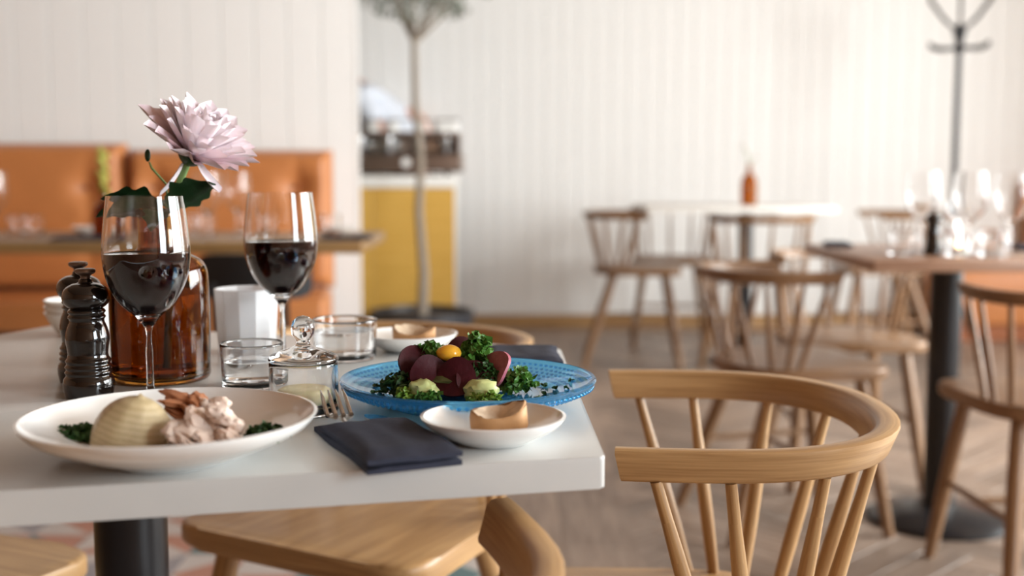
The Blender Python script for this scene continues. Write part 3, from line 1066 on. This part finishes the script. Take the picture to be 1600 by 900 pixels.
# pepper and salt mills
def mill(label, loc, s=1.0):
    t = thing('pepper_mill', label, 'pepper mill', loc, 0, 'black lacquered mills')
    body = smoothprof([(0, 0), (.0205, 0), (.0215, .004), (.0215, .017), (.0195, .020), (.0207, .0225), (.0192, .025), (.0205, .0275), (.0188, .030), (.0198, .033), (.0178, .036), (.0180, .045), (.0190, .052), (.0172, .063), (.0150, .070), (.0165, .0725), (.0150, .0748), (.0165, .0772), (.0150, .0795), (0, .0795)], 3)
    b = BM(); lathe(b, [(r * s, z * s) for r, z in body], 32); obj('body', b, LACQ, t, 50)
    head = smoothprof([(0, .0795), (.0135, .080), (.0190, .0845), (.0208, .0905), (.0185, .0975), (.012, .1020), (.006, .1040), (.0052, .1065), (0, .1066)], 4)
    b = BM(); lathe(b, [(r * s, z * s) for r, z in head], 32); obj('head', b, LACQ, t, 50)
    knob = smoothprof([(0, .1055), (.004, .1058), (.0045, .1095), (.0088, .1125), (.0088, .1150), (.005, .1162), (0, .1155)], 3)
    b = BM(); lathe(b, [(r * s, z * s) for r, z in knob], 24); obj('knob', b, MACHB, t, 50)
    return t


m0 = mill('black lacquered pepper mill beside the flower bottle, nearer of two', (-.398, 1.070, TZ), 1.04)
dup(m0, (-.4345, 1.150, TZ), .3, 'black lacquered mill half hidden behind the nearer black mill')

# flower bottle
t = thing('amber_bottle', 'stout brown glass bottle holding the pink flower', 'bottle', (-.357, 1.160, TZ))
op = smoothprof([(0, 0), (.042, 0), (.0465, .0012), (.0485, .005), (.0485, .012), (.0485, .102), (.0478, .110), (.044, .119), (.030, .128), (.0205, .134), (.0195, .142), (.0195, .166)], 3) + [(.0215, .167), (.0215, .173), (.0195, .174)]
ip = [(.017, .174), (.0165, .14), (.019, .131), (.029, .1245), (.043, .114), (.0452, .107), (.0455, .100), (.0455, .012), (.0448, .0088), (.042, .0066), (.038, .006), (0, .006)]
b = BM(); lathe(b, op + ip, 96)
obj('glass', b, AMBER, t, 45)
b = BM(); lathe(b, [(0, .0065), (.041, .0065), (.0448, .009), (.0451, .012), (.0451, .088), (.0450, .0885), (0, .0885)], 64)
obj('water', b, WATER, t, 45)

# pink chrysanthemum standing in the bottle
t = thing('chrysanthemum', 'pale pink chrysanthemum with dark leaves standing in the brown bottle', 'flower', (-.357, 1.160, TZ))
head = Vector((.0335, 0, .222))         # calyx
axis = Vector((.50, -.22, .80)).normalized()
st = [Vector((.004, 0, .012)), Vector((.008, .002, .10)), Vector((.014, 0, .170)), Vector((.022, 0, .195)), Vector((.031, 0, .218))]
b = BM(); tube(b, st, [.003, .003, .0032, .0034, .0042], 10); obj('stem', b, STEMG, t, 60)
Rq = Vector((0, 0, 1)).rotation_difference(axis).to_matrix().to_4x4()
b = BM(); lathe(b, smoothprof([(0, -.006), (.006, -.004), (.0125, .002), (.015, .007), (.010, .006), (0, .004)], 3), 20)
obj('calyx', b, LEAFG, t, 60, loc=head, rot=Rq.to_euler())


def petal_bm(L, w, curl):
    b = BM()
    nu, nv = 8, 4
    g = []
    for i in range(nu + 1):
        u = i / nu
        ww = w * (0.32 + .68 * math.sin(PI * min(1, u * .62 + .12)) ** 1.0) * (1 if u < .86 else max(.12, 1 - ((u - .86) / .14) ** 2 * .88))
        row = []
        for j in range(nv + 1):
            v = j / nv * 2 - 1
            row.append(b.verts.new((u * L, v * ww / 2, curl * L * u * u * .5 + (v * v) * ww * .32)))
        g.append(row)
    for i in range(nu):
        for j in range(nv):
            b.faces.new((g[i][j], g[i + 1][j], g[i + 1][j + 1], g[i][j + 1]))
    return b


fl = bpy.data.objects.new('flower_head', None); COL.objects.link(fl); fl.parent = t; fl.location = head; fl.rotation_euler = Rq.to_euler()
rf = random.Random(11)
protos_p = {}
for (cnt, elev, L_, w_, curl, rad, zz, mt) in ((17, 18, .064, .0185, .10, .004, .004, 'a'), (17, 30, .061, .018, .14, .004, .006, 'b'), (16, 42, .056, .017, .20, .0035, .008, 'b'), (15, 54, .050, .0165, .30, .003, .010, 'b'), (13, 66, .043, .015, .45, .002, .012, 'b'), (9, 78, .038, .013, .6, .002, .013, 'b')):
    pm = obj('petal', petal_bm(L_, w_, curl), PETALD if mt == 'a' else PETAL, fl, 80)
    for k in range(cnt):
        a = 2 * PI * (k + rf.uniform(-.25, .25)) / cnt + elev
        e = R(elev + rf.uniform(-7, 7))
        sc = rf.uniform(.88, 1.06)
        M = Matrix.Rotation(a, 4, 'Z') @ Matrix.Translation((rad, 0, zz)) @ Matrix.Rotation(-e, 4, 'Y') @ Matrix.Rotation(rf.uniform(-.35, .35), 4, 'X')
        if k == 0: o = pm
        else: o = share(pm, 'petal', fl)
        o.location = M.to_translation(); o.rotation_euler = M.to_euler(); o.scale = (sc, sc, sc)
# two drooping petals
for (dx, ry, rz) in ((-.004, 70, 200), (.010, 62, 330)):
    M = Matrix.Rotation(R(rz), 4, 'Z') @ Matrix.Rotation(R(ry), 4, 'Y')
    o = share(pm, 'petal', t, head + Vector((dx, -.004, -.004)), M.to_euler())


def leaf_bm(L, w, lobes=0.25, bend=.2):
    b = BM()
    nu = 18
    rows = []
    for i in range(nu + 1):
        u = i / nu
        ww = w * math.sin(PI * (u ** .8)) ** .8 * (1 + lobes * math.sin(u * 21)) if 0 < u < 1 else .0012
        z = -bend * L * u * u + .02 * L * math.sin(u * 9)
        rows.append([b.verts.new((u * L, -ww / 2, z + ww * .18)), b.verts.new((u * L, -ww / 4, z + ww * .12)), b.verts.new((u * L, 0, z)), b.verts.new((u * L, ww / 4, z + ww * .12)), b.verts.new((u * L, ww / 2, z + ww * .18))])
    for A, B in zip(rows[:-1], rows[1:]):
        for j in range(4): b.faces.new((A[j], B[j], B[j + 1], A[j + 1]))
    bmesh.ops.solidify(b, geom=list(b.faces), thickness=.0006)
    return b


for (loc, rz, ry, rx, L_, w_) in (((.004, -.006, .170), 176, -26, 52, .054, .036), ((.000, -.010, .172), 184, -8, 40, .052, .038), ((.016, -.004, .172), 4, -42, -48, .052, .040), ((.012, -.012, .172), 262, 12, 0, .036, .030), ((.012, .010, .172), 120, -30, 0, .04, .030)):
    M = Matrix.Rotation(R(rz), 4, 'Z') @ Matrix.Rotation(R(ry), 4, 'Y') @ Matrix.Rotation(R(rx), 4, 'X')
    o = obj('leaf', leaf_bm(L_, w_, .16, .35), LEAFG, t, 60, loc=loc, rot=M.to_euler())
b = BM(); tube(b, [(.012, 0, .172), (.010, 0, .198), (-.004, 0, .214), (-.006, 0, .220)], [.0013, .0014, .0013, .001], 6); obj('bud_stalk', b, STEMG, t, 60)
b = BM(); blob(b, (-.0075, 0, .2265), (.0030, .0030, .0065), .1, seg=8); obj('bud', b, LEAFG, t, 60)


# plates and bowls
def dish_bm(r, h, foot, wall=.0032, seg=64):
    prof = smoothprof([(0, .0), (foot, 0), (foot + .004, .002), (foot + (r - foot) * .55, h * .42), (r - .001, h - .002), (r, h)], 4)
    inn = smoothprof([(r - wall * .8, h + .0004), (r - wall - .001, h - .002), (foot + (r - foot) * .52, h * .42 + .0035), (foot - .002, .0065), (foot * .6, .005), (0, .005)], 4)
    b = BM(); lathe(b, prof + inn, seg)
    return b


deep = obj('deep_plate', dish_bm(.1068, .033, .045), CERAM, None, 50, loc=(-.251, .833, TZ))
tag(deep, 'large white deep plate with fish, onion and herbs at the table edge', 'plate')
sb = obj('small_bowl', dish_bm(.0572, .0205, .028), CERAM, None, 50, loc=(-.0147, .888, TZ))
tag(sb, 'small white bowl holding one bread slice in front of the blue plate', 'bowl', 'small white bread bowls')
o = sb.copy(); COL.objects.link(o); o.location = (-.1216, 1.352, TZ)
o['label'] = 'small white bowl of bread behind the blue plate and water tumbler'
LS = ['white bowl at the bottom of the stack behind the black mills', 'white bowl in the middle of the stack behind the black mills', 'white bowl on top of the stack behind the black mills']
sbm = dish_bm(.047, .030, .026)
st0 = obj('stacked_bowl', sbm, CERAM, None, 50, loc=(-.560, 1.49, TZ))
tag(st0, LS[0], 'bowl', 'stacked white bowls')
for k in (1, 2):
    o = st0.copy(); COL.objects.link(o); o.location = (-.560, 1.49, TZ + .0078 * k); o['label'] = LS[k]

# blue pressed-glass plate
t = thing('glass_plate', 'blue pressed glass plate with dotted rim carrying the beetroot salad', 'plate', (-.040, 1.040, TZ))
rp_ = .117
prof = [(0, .004), (.062, .004), (.066, 0), (.072, 0), (.075, .004)] + smoothprof([(.080, .007), (.098, .011), (.112, .0165), (.1165, .0205)], 3) + [(.117, .0225), (.1158, .0240)] + smoothprof([(.1135, .0225), (.108, .0195), (.095, .0155), (.080, .0125), (.070, .0105), (.05, .0095), (0, .0095)], 3)
b = BM(); lathe(b, prof, 96); obj('plate_body', b, BLUEG, t, 50)
b = BM()
for (rr_, z, nb, br) in ((.1135, .0170, 110, .0021), (.107, .0140, 102, .0021), (.1005, .0113, 94, .0021), (.094, .0095, 88, .0021), (.0875, .0080, 80, .0021), (.069, -.0005, 66, .0020), (.055, .0032, 50, .0022), (.046, .0032, 42, .0022), (.036, .0032, 32, .0022)):
    for k in range(nb):
        a = 2 * PI * k / nb
        tmp = BM(); bmesh.ops.create_icosphere(tmp, subdivisions=1, radius=br)
        merge(b, tmp, Matrix.Translation((rr_ * math.cos(a), rr_ * math.sin(a), max(z, .0022))))
o = obj('glass_beads', b, BLUEG, t, 60); o['kind'] = 'stuff'

# ---- salad
PZ = TZ + .0096
b = BM(); blob(b, (-.050, 1.045, PZ + .010), (.050, .040, .022), .25, 2.5, flat=True, seed=3)
tag(obj('salad_mound', b, DRESS, None, 60), 'dark dressed mound under the beetroot slices on the blue plate', 'salad')


def slice_bm(r, th, wav, seed):
    b = BM()
    n = 24
    top, bot = [], []
    for k in range(n):
        a = 2 * PI * k / n
        rr = r * (1 + .10 * noise.noise(Vector((math.cos(a) * 1.4, math.sin(a) * 1.4, seed))))
        z = wav * r * math.cos(a * 2 + seed)
        top.append(((rr * math.cos(a), rr * math.sin(a), z + th / 2)))
        bot.append(((rr * math.cos(a), rr * math.sin(a), z - th / 2)))
    T_ = [b.verts.new(p) for p in top]; B_ = [b.verts.new(p) for p in bot]
    Ti = [b.verts.new((p[0] * .55, p[1] * .55, p[2] * .35 + th * .3)) for p in top]; Bi = [b.verts.new((p[0] * .55, p[1] * .55, p[2] * .35 - th * .3)) for p in bot]
    ct = b.verts.new((0, 0, th / 2)); cb_ = b.verts.new((0, 0, -th / 2))
    for k in range(n):
        j = (k + 1) % n
        b.faces.new((T_[k], T_[j], B_[j], B_[k]))
        b.faces.new((Ti[k], Ti[j], T_[j], T_[k])); b.faces.new((Bi[j], Bi[k], B_[k], B_[j]))
        b.faces.new((ct, Ti[j], Ti[k])); b.faces.new((cb_, Bi[k], Bi[j]))
    return b


beets = [((-.088, 1.030, PZ + .028), (70, 0, 30), .0165, BEET, 'dark beetroot slice standing at the left end of the salad'),
         ((-.073, 1.012, PZ + .020), (68, 10, 8), .0185, BEET, 'dark beetroot slice facing front, just above the left cabbage piece'),
         ((-.050, 1.006, PZ + .019), (60, -8, -6), .0185, BEET, 'dark beetroot slice in the middle front of the salad, under the yolk'),
         ((-.034, 1.010, PZ + .017), (66, 14, 12), .0175, BEET, 'dark beetroot slice at the front, left of the pink slice'),
         ((-.013, 1.022, PZ + .025), (74, 6, -55), .0165, BEETP, 'pink marbled beetroot slice standing at the right of the salad'),
         ((-.045, 1.045, PZ + .034), (40, 20, 0), .017, BEET, 'dark beetroot slice on top of the salad, right of the yolk')]
for k, (loc, rot, r_, m_, lab) in enumerate(beets):
    o = obj('beetroot_slice', slice_bm(r_, .003, .18, k * 1.7), m_, None, 50, loc=loc, rot=[R(a) for a in rot])
    tag(o, lab, 'beetroot', 'beetroot slices')
b = BM(); blob(b, (-.057, 1.028, PZ + .038), (.0115, .0105, .0075), .04, seed=2)
tag(obj('egg_yolk', b, YOLK, None, 80), 'orange egg yolk on top of the salad', 'egg')
for k, (loc, rad, lab) in enumerate((((-.079, 1.002, PZ + .009), (.0125, .010, .010), 'pale green cabbage piece at the left front of the salad'), ((-.027, .996, PZ + .009), (.015, .010, .011), 'pale green cabbage piece at the right front of the salad'))):
    b = BM(); blob(b, loc, rad, .35, 3.0, seed=k + 5)
    tag(obj('cabbage_piece', b, CABB, None, 60), lab, 'cabbage', 'cabbage pieces in the salad')


def tuft(loc, rad, n, s, mat, label):
    b = BM()
    for _ in range(n):
        d = Vector((random.gauss(0, 1), random.gauss(0, 1), random.gauss(0, 1))).normalized() * random.random() ** .4
        p = Vector((d.x * rad[0], d.y * rad[1], max(-rad[2] * .75, d.z * rad[2])))
        leaf_bit(b, p, s * random.uniform(.6, 1.25))
    o = obj('kale_tuft', b, mat, None, 0, loc=loc)
    return tag(o, label, 'kale', 'kale tufts on the salad')


tuft((-.101, 1.020, PZ + .011), (.017, .014, .010), 120, .008, HERB, 'dark green kale tuft at the far left of the salad')
tuft((-.094, 1.000, PZ + .006), (.012, .010, .005), 70, .007, KALEB, 'light green lettuce tuft at the left front foot of the salad')
tuft((-.076, 1.045, PZ + .036), (.016, .014, .009), 120, .008, KALE, 'green kale tuft on top, left of the egg yolk')
tuft((-.031, 1.035, PZ + .038), (.013, .012, .018), 170, .009, KALE, 'tall green kale tuft rising right of the egg yolk')
tuft((-.026, 1.016, PZ + .022), (.013, .009, .010), 110, .008, HERB, 'dark green kale tuft between the dark and pink beetroot slices')
tuft((.004, 1.030, PZ + .012), (.019, .015, .012), 190, .008, KALE, 'bright green kale tuft at the right end of the salad')
tuft((-.022, .984, PZ + .005), (.018, .007, .005), 80, .006, KALEB, 'light green lettuce tuft at the right front foot of the salad')
tuft((-.072, .992, PZ + .005), (.014, .006, .004), 60, .006, KALE, 'small green kale tuft before the left cabbage piece')
tuft((-.036, 1.072, PZ + .030), (.020, .012, .016), 120, .008, HERB, 'dark kale tuft at the back of the salad')
b = BM()
for (x, y) in ((-.125, 1.045), (-.118, 1.02), (-.122, 1.01), (-.112, 1.055), (.030, 1.02), (.041, 1.04), (.022, 1.0), (.05, 1.03), (.055, 1.06), (-.055, .968), (-.04, .965), (-.015, .967), (.03, 1.06)):
    rr = math.hypot(x + .04, y - 1.04)
    for k in range(4): leaf_bit(b, Vector((x + random.uniform(-.002, .002), y + random.uniform(-.002, .002), PZ + .0025 + max(0, rr - .072) * .2)), .0048)
tag(obj('herb_scraps', b, HERB, None, 0), 'scraps of chopped green herb scattered over the blue plate', 'herbs', kind='stuff')

# ---- food in the deep plate
DZ = TZ + .0052
b = BM()
lathe(b, [(0, .0), (.048, .0), (.054, .0035), (.046, .005), (0, .0055)], 40)
tag(obj('sauce', b, SAUCE, None, 60, loc=(-.251, .833, DZ + .0002)), 'brown sauce pooled in the large deep plate', 'sauce')
# onion: dome with meridian grooves
b = BM()
nr, ns = 14, 56
rings = []
for j in range(nr + 1):
    v = j / nr
    th_ = v * PI * .55
    ring = []
    for k in range(ns):
        a = 2 * PI * k / ns
        r_ = .0295 * math.sin(th_) * (1 + .022 * math.cos(a * 9) * math.sin(th_))
        ring.append(b.verts.new((r_ * math.cos(a), r_ * math.sin(a) * .9, .0345 * math.cos(th_) + (.003 if j == 0 else 0))))
        if j == 0: break
    rings.append(ring)
for A, B in zip(rings[:-1], rings[1:]):
    for k in range(ns):
        j = (k + 1) % ns
        if len(A) == 1: b.faces.new((A[0], B[k], B[j]))
        else: b.faces.new((A[k], A[j], B[j], B[k]))
b.faces.new(rings[-1])
o = obj('baked_onion', b, ONION, None, 60, loc=(-.282, .838, DZ + .0065), rot=(R(8), R(12), R(20)))
tag(o, 'glossy beige baked onion half in the large deep plate', 'onion')
fk = [((-.231, .826, DZ + .014), (.022, .018, .017), FISH, 'chunk of flaked white fish in the middle of the deep plate'),
      ((-.212, .832, DZ + .017), (.014, .014, .023), FISH, 'pointed chunk of flaked white fish nearest the dark right side of the plate'),
      ((-.246, .866, DZ + .026), (.021, .013, .013), FISHC, 'brown crusted fish piece lying behind the white chunks'),
      ((-.226, .858, DZ + .020), (.014, .012, .018), FISH, 'pale chunk of fish beside the brown crusted piece')]
for k, (loc, rad, m_, lab) in enumerate(fk):
    b = BM()
    rk = random.Random(k + 3)
    for q in range(9):
        M = Matrix.Rotation(rk.uniform(-.5, .5), 4, 'X') @ Matrix.Rotation(.45 + rk.uniform(-.35, .35), 4, 'Y') @ Matrix.Rotation(rk.uniform(0, 6), 4, 'Z')
        blob(b, Vector((rad[0] * rk.uniform(-.5, .5), rad[1] * rk.uniform(-.5, .5), rad[2] * (q / 8 * 1.3 - .7))), (rad[0] * rk.uniform(.5, .75), rad[1] * rk.uniform(.5, .75), rad[2] * .26), .35, 2.2, seed=k * 10 + q, seg=16, M=M)
    tag(obj('fish_piece', b, m_, None, 25, loc=loc), lab, 'fish', 'fish pieces in the deep plate')
for (loc, rad, n_, lab) in (((-.322, .842, DZ + .008), (.019, .016, .009), 260, 'heap of chopped dark herbs left of the baked onion'), ((-.183, .840, DZ + .009), (.017, .016, .009), 200, 'heap of chopped dark herbs right of the white fish')):
    b = BM()
    for _ in range(n_):
        d = Vector((random.gauss(0, 1), random.gauss(0, 1), random.gauss(0, 1))).normalized() * random.random() ** .4
        leaf_bit(b, Vector((d.x * rad[0], d.y * rad[1], abs(d.z) * rad[2])), .006 * random.uniform(.6, 1.2))
    tag(obj('chopped_herbs', b, HERB, None, 0, loc=loc), lab, 'herbs', kind='stuff')


# ---- bread
def bread(label, loc, rot, w=.023, d=.015, h=.018):
    t = thing('bread_slice', label, 'bread', loc, 0, 'bread slices in white bowls')
    t.rotation_euler = [R(a) for a in rot]
    b = BM()
    n = 40
    lay = []
    for (z, k, sunk) in ((-h / 2, .93, 0), (-h * .3, 1.0, 0), (h * .2, 1.0, 0), (h * .46, .97, 0), (h * .5, .91, 0)):
        ring = []
        for i in range(n):
            a = 2 * PI * i / n
            q = 1 + .13 * noise.noise(Vector((math.cos(a) * 1.5, math.sin(a) * 1.5, z * 60)))
            ring.append(b.verts.new((w * k * q * math.cos(a), d * k * q * math.sin(a), z + (.0025 * math.cos(2 * a) + .0018 * math.cos(a - .4) if z > 0 else 0) + .001 * noise.noise(Vector((a * 2, z * 40, 3))))))
        lay.append(ring)
    for A, B in zip(lay[:-1], lay[1:]):
        for i in range(n): b.faces.new((A[i], A[(i + 1) % n], B[(i + 1) % n], B[i]))
    b.faces.new(lay[0])
    obj('crust', b, CRUST, t, 60)
    b = BM()
    rings = []
    for kk in (.92, .75, .5, .25):
        rings.append([b.verts.new((w * kk * math.cos(2 * PI * i / n), d * kk * math.sin(2 * PI * i / n), h * .5 - .0085 * (1 - kk) + (.0025 * math.cos(4 * PI * i / n) + .0018 * math.cos(2 * PI * i / n - .4)) * kk + .0015 * noise.noise(Vector((kk * 6, i * .6, 1))))) for i in range(n)])
    c = b.verts.new((0, 0, h * .5 - .009))
    for A, B in zip(rings[:-1], rings[1:]):
        for i in range(n): b.faces.new((A[i], A[(i + 1) % n], B[(i + 1) % n], B[i]))
    for i in range(n): b.faces.new((rings[-1][i], rings[-1][(i + 1) % n], c))
    obj('crumb', b, CRUMB, t, 60)
    return t


bread('slice of crusty bread in the front white bowl', (-.009, .890, TZ + .0165), (8, -4, 12))
br2 = bread('crusty bread piece in the bowl behind the water tumbler', (-.115, 1.350, TZ + .0175), (12, 6, -15), .027, .017, .018)


# ---- napkins and cutlery
def napkin(label, c, ang, w, l, hgt=.0105, back=.004):
    t = thing('napkin', label, 'napkin', (c[0], c[1], TZ), ang, 'folded navy napkins')
    for name, z0, z1, dx, dl, ph in (('lower_fold', .0004, hgt * .48, 0, 0, 0.0), ('upper_fold', hgt * .56, hgt, back / 2, -back, 1.3)):
        b = BM()
        nu, nv = 16, 12
        lay = []
        for zz in (z0, z1):
            g = []
            for i in range(nu + 1):
                row = []
                for j in range(nv + 1):
                    u, v = i / nu - .5, j / nv - .5
                    e = min(.5 - abs(u), .5 - abs(v))
                    puff = (1 - max(0, 1 - e / .12) ** 2) * .0016
                    z = zz + (.0011 * noise.noise(Vector((u * 5 + ph, v * 5, ph))) if zz > .003 else 0) + (puff if zz == z1 else 0) - (.002 * max(0, 1 - e / .10) if zz == z1 else 0)
                    row.append(b.verts.new((v * (l + dl) + dx, u * w + .002 * noise.noise(Vector((v * 3, ph, 0))), max(z, .0003))))
                g.append(row)
            lay.append(g)
        lo, hi = lay
        for i in range(nu):
            for j in range(nv):
                b.faces.new((hi[i][j], hi[i][j + 1], hi[i + 1][j + 1], hi[i + 1][j]))
                b.faces.new((lo[i][j], lo[i + 1][j], lo[i + 1][j + 1], lo[i][j + 1]))
        for i in range(nu):
            b.faces.new((lo[i][0], hi[i][0], hi[i + 1][0], lo[i + 1][0])); b.faces.new((lo[i][nv], lo[i + 1][nv], hi[i + 1][nv], hi[i][nv]))
        for j in range(nv):
            b.faces.new((lo[0][j], lo[0][j + 1], hi[0][j + 1], hi[0][j])); b.faces.new((lo[nu][j], hi[nu][j], hi[nu][j + 1], lo[nu][j + 1]))
        obj(name, b, NAVY, t, 60)
    return t


NA = math.atan2(-.130, .059)
napkin('folded navy napkin wrapped round fork and knife before the blue plate', (-.098, .866), NA, .071, .150, .0125, .024)
napkin('folded navy napkin at the far right corner of the pale table', (.012, 1.270), R(92), .082, .115)

# fork: tines up, handle under the fold (local x runs from handle to tines)
t = thing('fork', 'steel fork with tines sticking out of the navy napkin', 'fork', (-.137, .914, TZ + .0088), NA + PI)
t.rotation_euler = (0, R(-3), NA + PI - R(6))
b = BM()
tube(b, [(-.082, 0, .001), (-.05, 0, .002), (-.008, 0, .004)], [.0035, .0026, .0024], 8)
obj('handle', b, STEEL, t, 60)
b = BM()
cs = [(-.010, .003, .0035), (-.004, .006, .003), (.004, .0100, .0022), (.014, .0115, .0025)]
g = []
for (x, w, z) in cs: g.append([b.verts.new((x, -w, z + .001)), b.verts.new((x, 0, z)), b.verts.new((x, w, z + .001))])
for A, B in zip(g[:-1], g[1:]):
    for j in range(2): b.faces.new((A[j], B[j], B[j + 1], A[j + 1]))
bmesh.ops.solidify(b, geom=list(b.faces), thickness=.0016)
obj('neck', b, STEEL, t, 60)
for k in range(4):
    y = -.0097 + k * .00647
    b = BM(); tube(b, [(.012, y, .003), (.024, y * 1.0, .0065), (.038, y * .98, .0115), (.050, y * .95, .0150)], [.0021, .0020, .0018, .0008], 8)
    obj('tine', b, STEEL, t, 60)
t = thing('table_knife', 'rounded tip of a steel knife poking from the navy napkin', 'knife', (-.110, .925, TZ + .0090), R(122))
b = BM()
prism(b, rounded_poly([(-.10, -.004), (.006, -.0085), (.020, .003), (.006, .0085), (-.10, .004)], [.002, .006, .005, .006, .002], 4), 0, .0016, .0005, 1)
obj('blade', b, STEEL, t, 40)

# ================================================================== things on the small wooden table
g2 = 'wine glasses on the wooden table'
wg = wine_glass('empty wine glass on the wooden table, leftmost of three, left of the dark mill', g2, (1.078, 3.03, TZ), 1.12, 0)
dup(wg, (1.185, 2.985, TZ), 0, 'empty wine glass on the wooden table, middle of three, behind the candle')
dup(wg, (1.280, 2.955, TZ), 0, 'empty wine glass on the wooden table, rightmost of three')
dup(m0, (1.072, 2.93, TZ), 0, 'black mill on the wooden table beside the lit candle', scale=.98)
tw = tumbler('clear tumbler on the wooden table, left of the dark mill', 'tumblers on the wooden table', (.992, 2.93, TZ), .033, .062, 0)
dup(tw, (1.250, 3.02, TZ), 0, 'clear tumbler on the wooden table, right of the candle')
dup(tw, (1.205, 2.885, TZ), 0, 'clear tumbler on the wooden table, close in front of the middle wine glass')
t = thing('water_bottle', 'clear glass water bottle with a narrow neck behind the candle', 'bottle', (1.165, 3.10, TZ))
b = BM()
lathe(b, smoothprof([(0, 0), (.036, 0), (.040, .004), (.040, .06), (.034, .082), (.016, .098), (.0115, .108), (.0115, .135)], 3) + [(.009, .135), (.009, .108), (.0135, .096), (.031, .080), (.0375, .059), (.0375, .006), (0, .005)], 32)
obj('glass', b, GLASS, t, 50)
t = thing('candle_holder', 'lit tea light in a small clear glass on the wooden table', 'candle', (1.122, 2.89, TZ))
b = BM(); lathe(b, [(0, 0), (.028, 0), (.030, .003), (.031, .052), (.029, .0525), (.027, .008), (0, .007)], 32); obj('glass', b, GLASS, t, 50)
b = BM(); lathe(b, [(0, .0075), (.019, .0075), (.019, .022), (0, .022)], 20); obj('tea_light', b, WAX, t)
b = BM(); lathe(b, smoothprof([(0, .023), (.004, .027), (.0045, .032), (.002, .040), (0, .046)], 4), 12); obj('flame', b, FLAME, t, 60)
napkin('navy napkin at the far left corner of the wooden table', (.925, 3.27), R(80), .07, .15)
napkin('navy napkin at the right side of the wooden table, cut by the photo edge', (1.40, 3.13), R(85), .07, .15)

# ================================================================== white table by the wall
t = thing('amber_bottle', 'slim amber bottle with a small white flower on the far white table', 'bottle', (1.168, 5.70, .785))
b = BM(); lathe(b, smoothprof([(0, 0), (.034, 0), (.038, .004), (.038, .012), (.038, .112), (.0365, .124), (.030, .140), (.015, .158), (.012, .168), (.012, .205)], 3) + [(.0095, .205), (.0095, .168), (.012, .157), (.029, .136), (.0355, .118), (.0355, .006), (0, .005)], 32); obj('glass', b, AMBERL, t, 50)
t = thing('wild_flower', 'thin white flower sprig in the slim amber bottle', 'flower', (1.168, 5.70, .785))
b = BM(); tube(b, [(0, 0, .01), (0, 0, .19), (-.012, 0, .25), (-.024, 0, .285)], .0022, 6); tube(b, [(0, 0, .19), (.02, 0, .225), (.04, 0, .24)], .0018, 6); obj('stem', b, STEMG, t, 60)
for (x, z, s) in ((-.024, .290, .020), (.042, .243, .014), (-.004, .262, .012)):
    b = BM(); blob(b, (x, 0, z), (s, s, s * .6), .4, 4, seg=8, seed=2); obj('blossom', b, WHITETOP, t, 60)

# ================================================================== long table things
t = thing('amber_bottle', 'dark brown bottle with a yellow-green stalk on the long table', 'bottle', (-1.315, 3.72, TZ))
b = BM(); lathe(b, smoothprof([(0, 0), (.034, 0), (.036, .004), (.036, .012), (.036, .080), (.029, .102), (.014, .115), (.012, .122), (.012, .145)], 3) + [(.0095, .145), (.0095, .122), (.012, .113), (.028, .100), (.0335, .084), (.0335, .006), (0, .005)], 32); obj('glass', b, AMBER, t, 50)
t = thing('flower_stalk', 'yellow-green flower stalk in the dark bottle on the long table', 'flower', (-1.315, 3.72, TZ))
b = BM(); tube(b, [(0, 0, .01), (0, 0, .14), (.004, 0, .28)], .003, 6); obj('stem', b, STEMG, t, 60)
for k in range(10):
    b = BM(); blob(b, (.008 * math.cos(k * 2.4), .008 * math.sin(k * 2.4), .150 + .014 * k), (.012, .012, .014), .3, 3, seg=8, seed=k); obj('bud', b, BUD, t, 60)
g3 = 'wine glasses on the long table'
dup(wg, (-.905, 3.80, TZ), 0, 'empty wine glass on the long table, under the big pink flower', group=g3)
dup(wg, (-.955, 3.62, TZ), 0, 'empty wine glass on the long table, nearer of the pair under the pink flower', group=g3)
dup(wg, (-1.668, 3.72, TZ), 0, 'empty wine glass on the long table, cut by the photo\'s left edge', group=g3)
LT = ['clear tumbler on the long table, leftmost, beside the cut-off wine glass', 'clear tumbler on the long table, second from the left edge', 'clear tumbler on the long table, just right of the foreground wine glass',
      'clear tumbler on the long table, between the two foreground wine glasses', 'clear tumbler on the long table, seen through the right wine glass, left one', 'clear tumbler on the long table, seen through the right wine glass, right one', 'clear tumbler on the long table, beside the napkin at its right end']
for k, (x, y) in enumerate(((-1.63, 3.80), (-1.565, 3.76), (-1.10, 3.90), (-1.045, 3.92), (-.905, 4.00), (-.845, 3.94), (-.615, 3.90))):
    dup(tw, (x, y, TZ), 0, LT[k], scale=1.08, group='tumblers on the long table')
LBW = ['small white bowl on the long table left of the dark bottle', 'small white bowl on the long table behind the flower bottle', 'small white bowl at the right end of the long table']
for k, (x, y) in enumerate(((-1.47, 4.00), (-1.14, 3.72), (-.60, 4.03))):
    o = sb.copy(); COL.objects.link(o); o.location = (x, y, TZ); o['label'] = LBW[k]; o['group'] = 'white bowls on the long table'
dup(m0, (-1.215, 3.80, TZ), 0, 'black mill on the long table behind the flower bottle', scale=1.1)
napkin('dark folded napkin on the long table before the dark bottle', (-1.33, 3.57), R(2), .09, .18)
napkin('dark folded napkin at the right end of the long table', (-.52, 3.60), R(3), .09, .16)
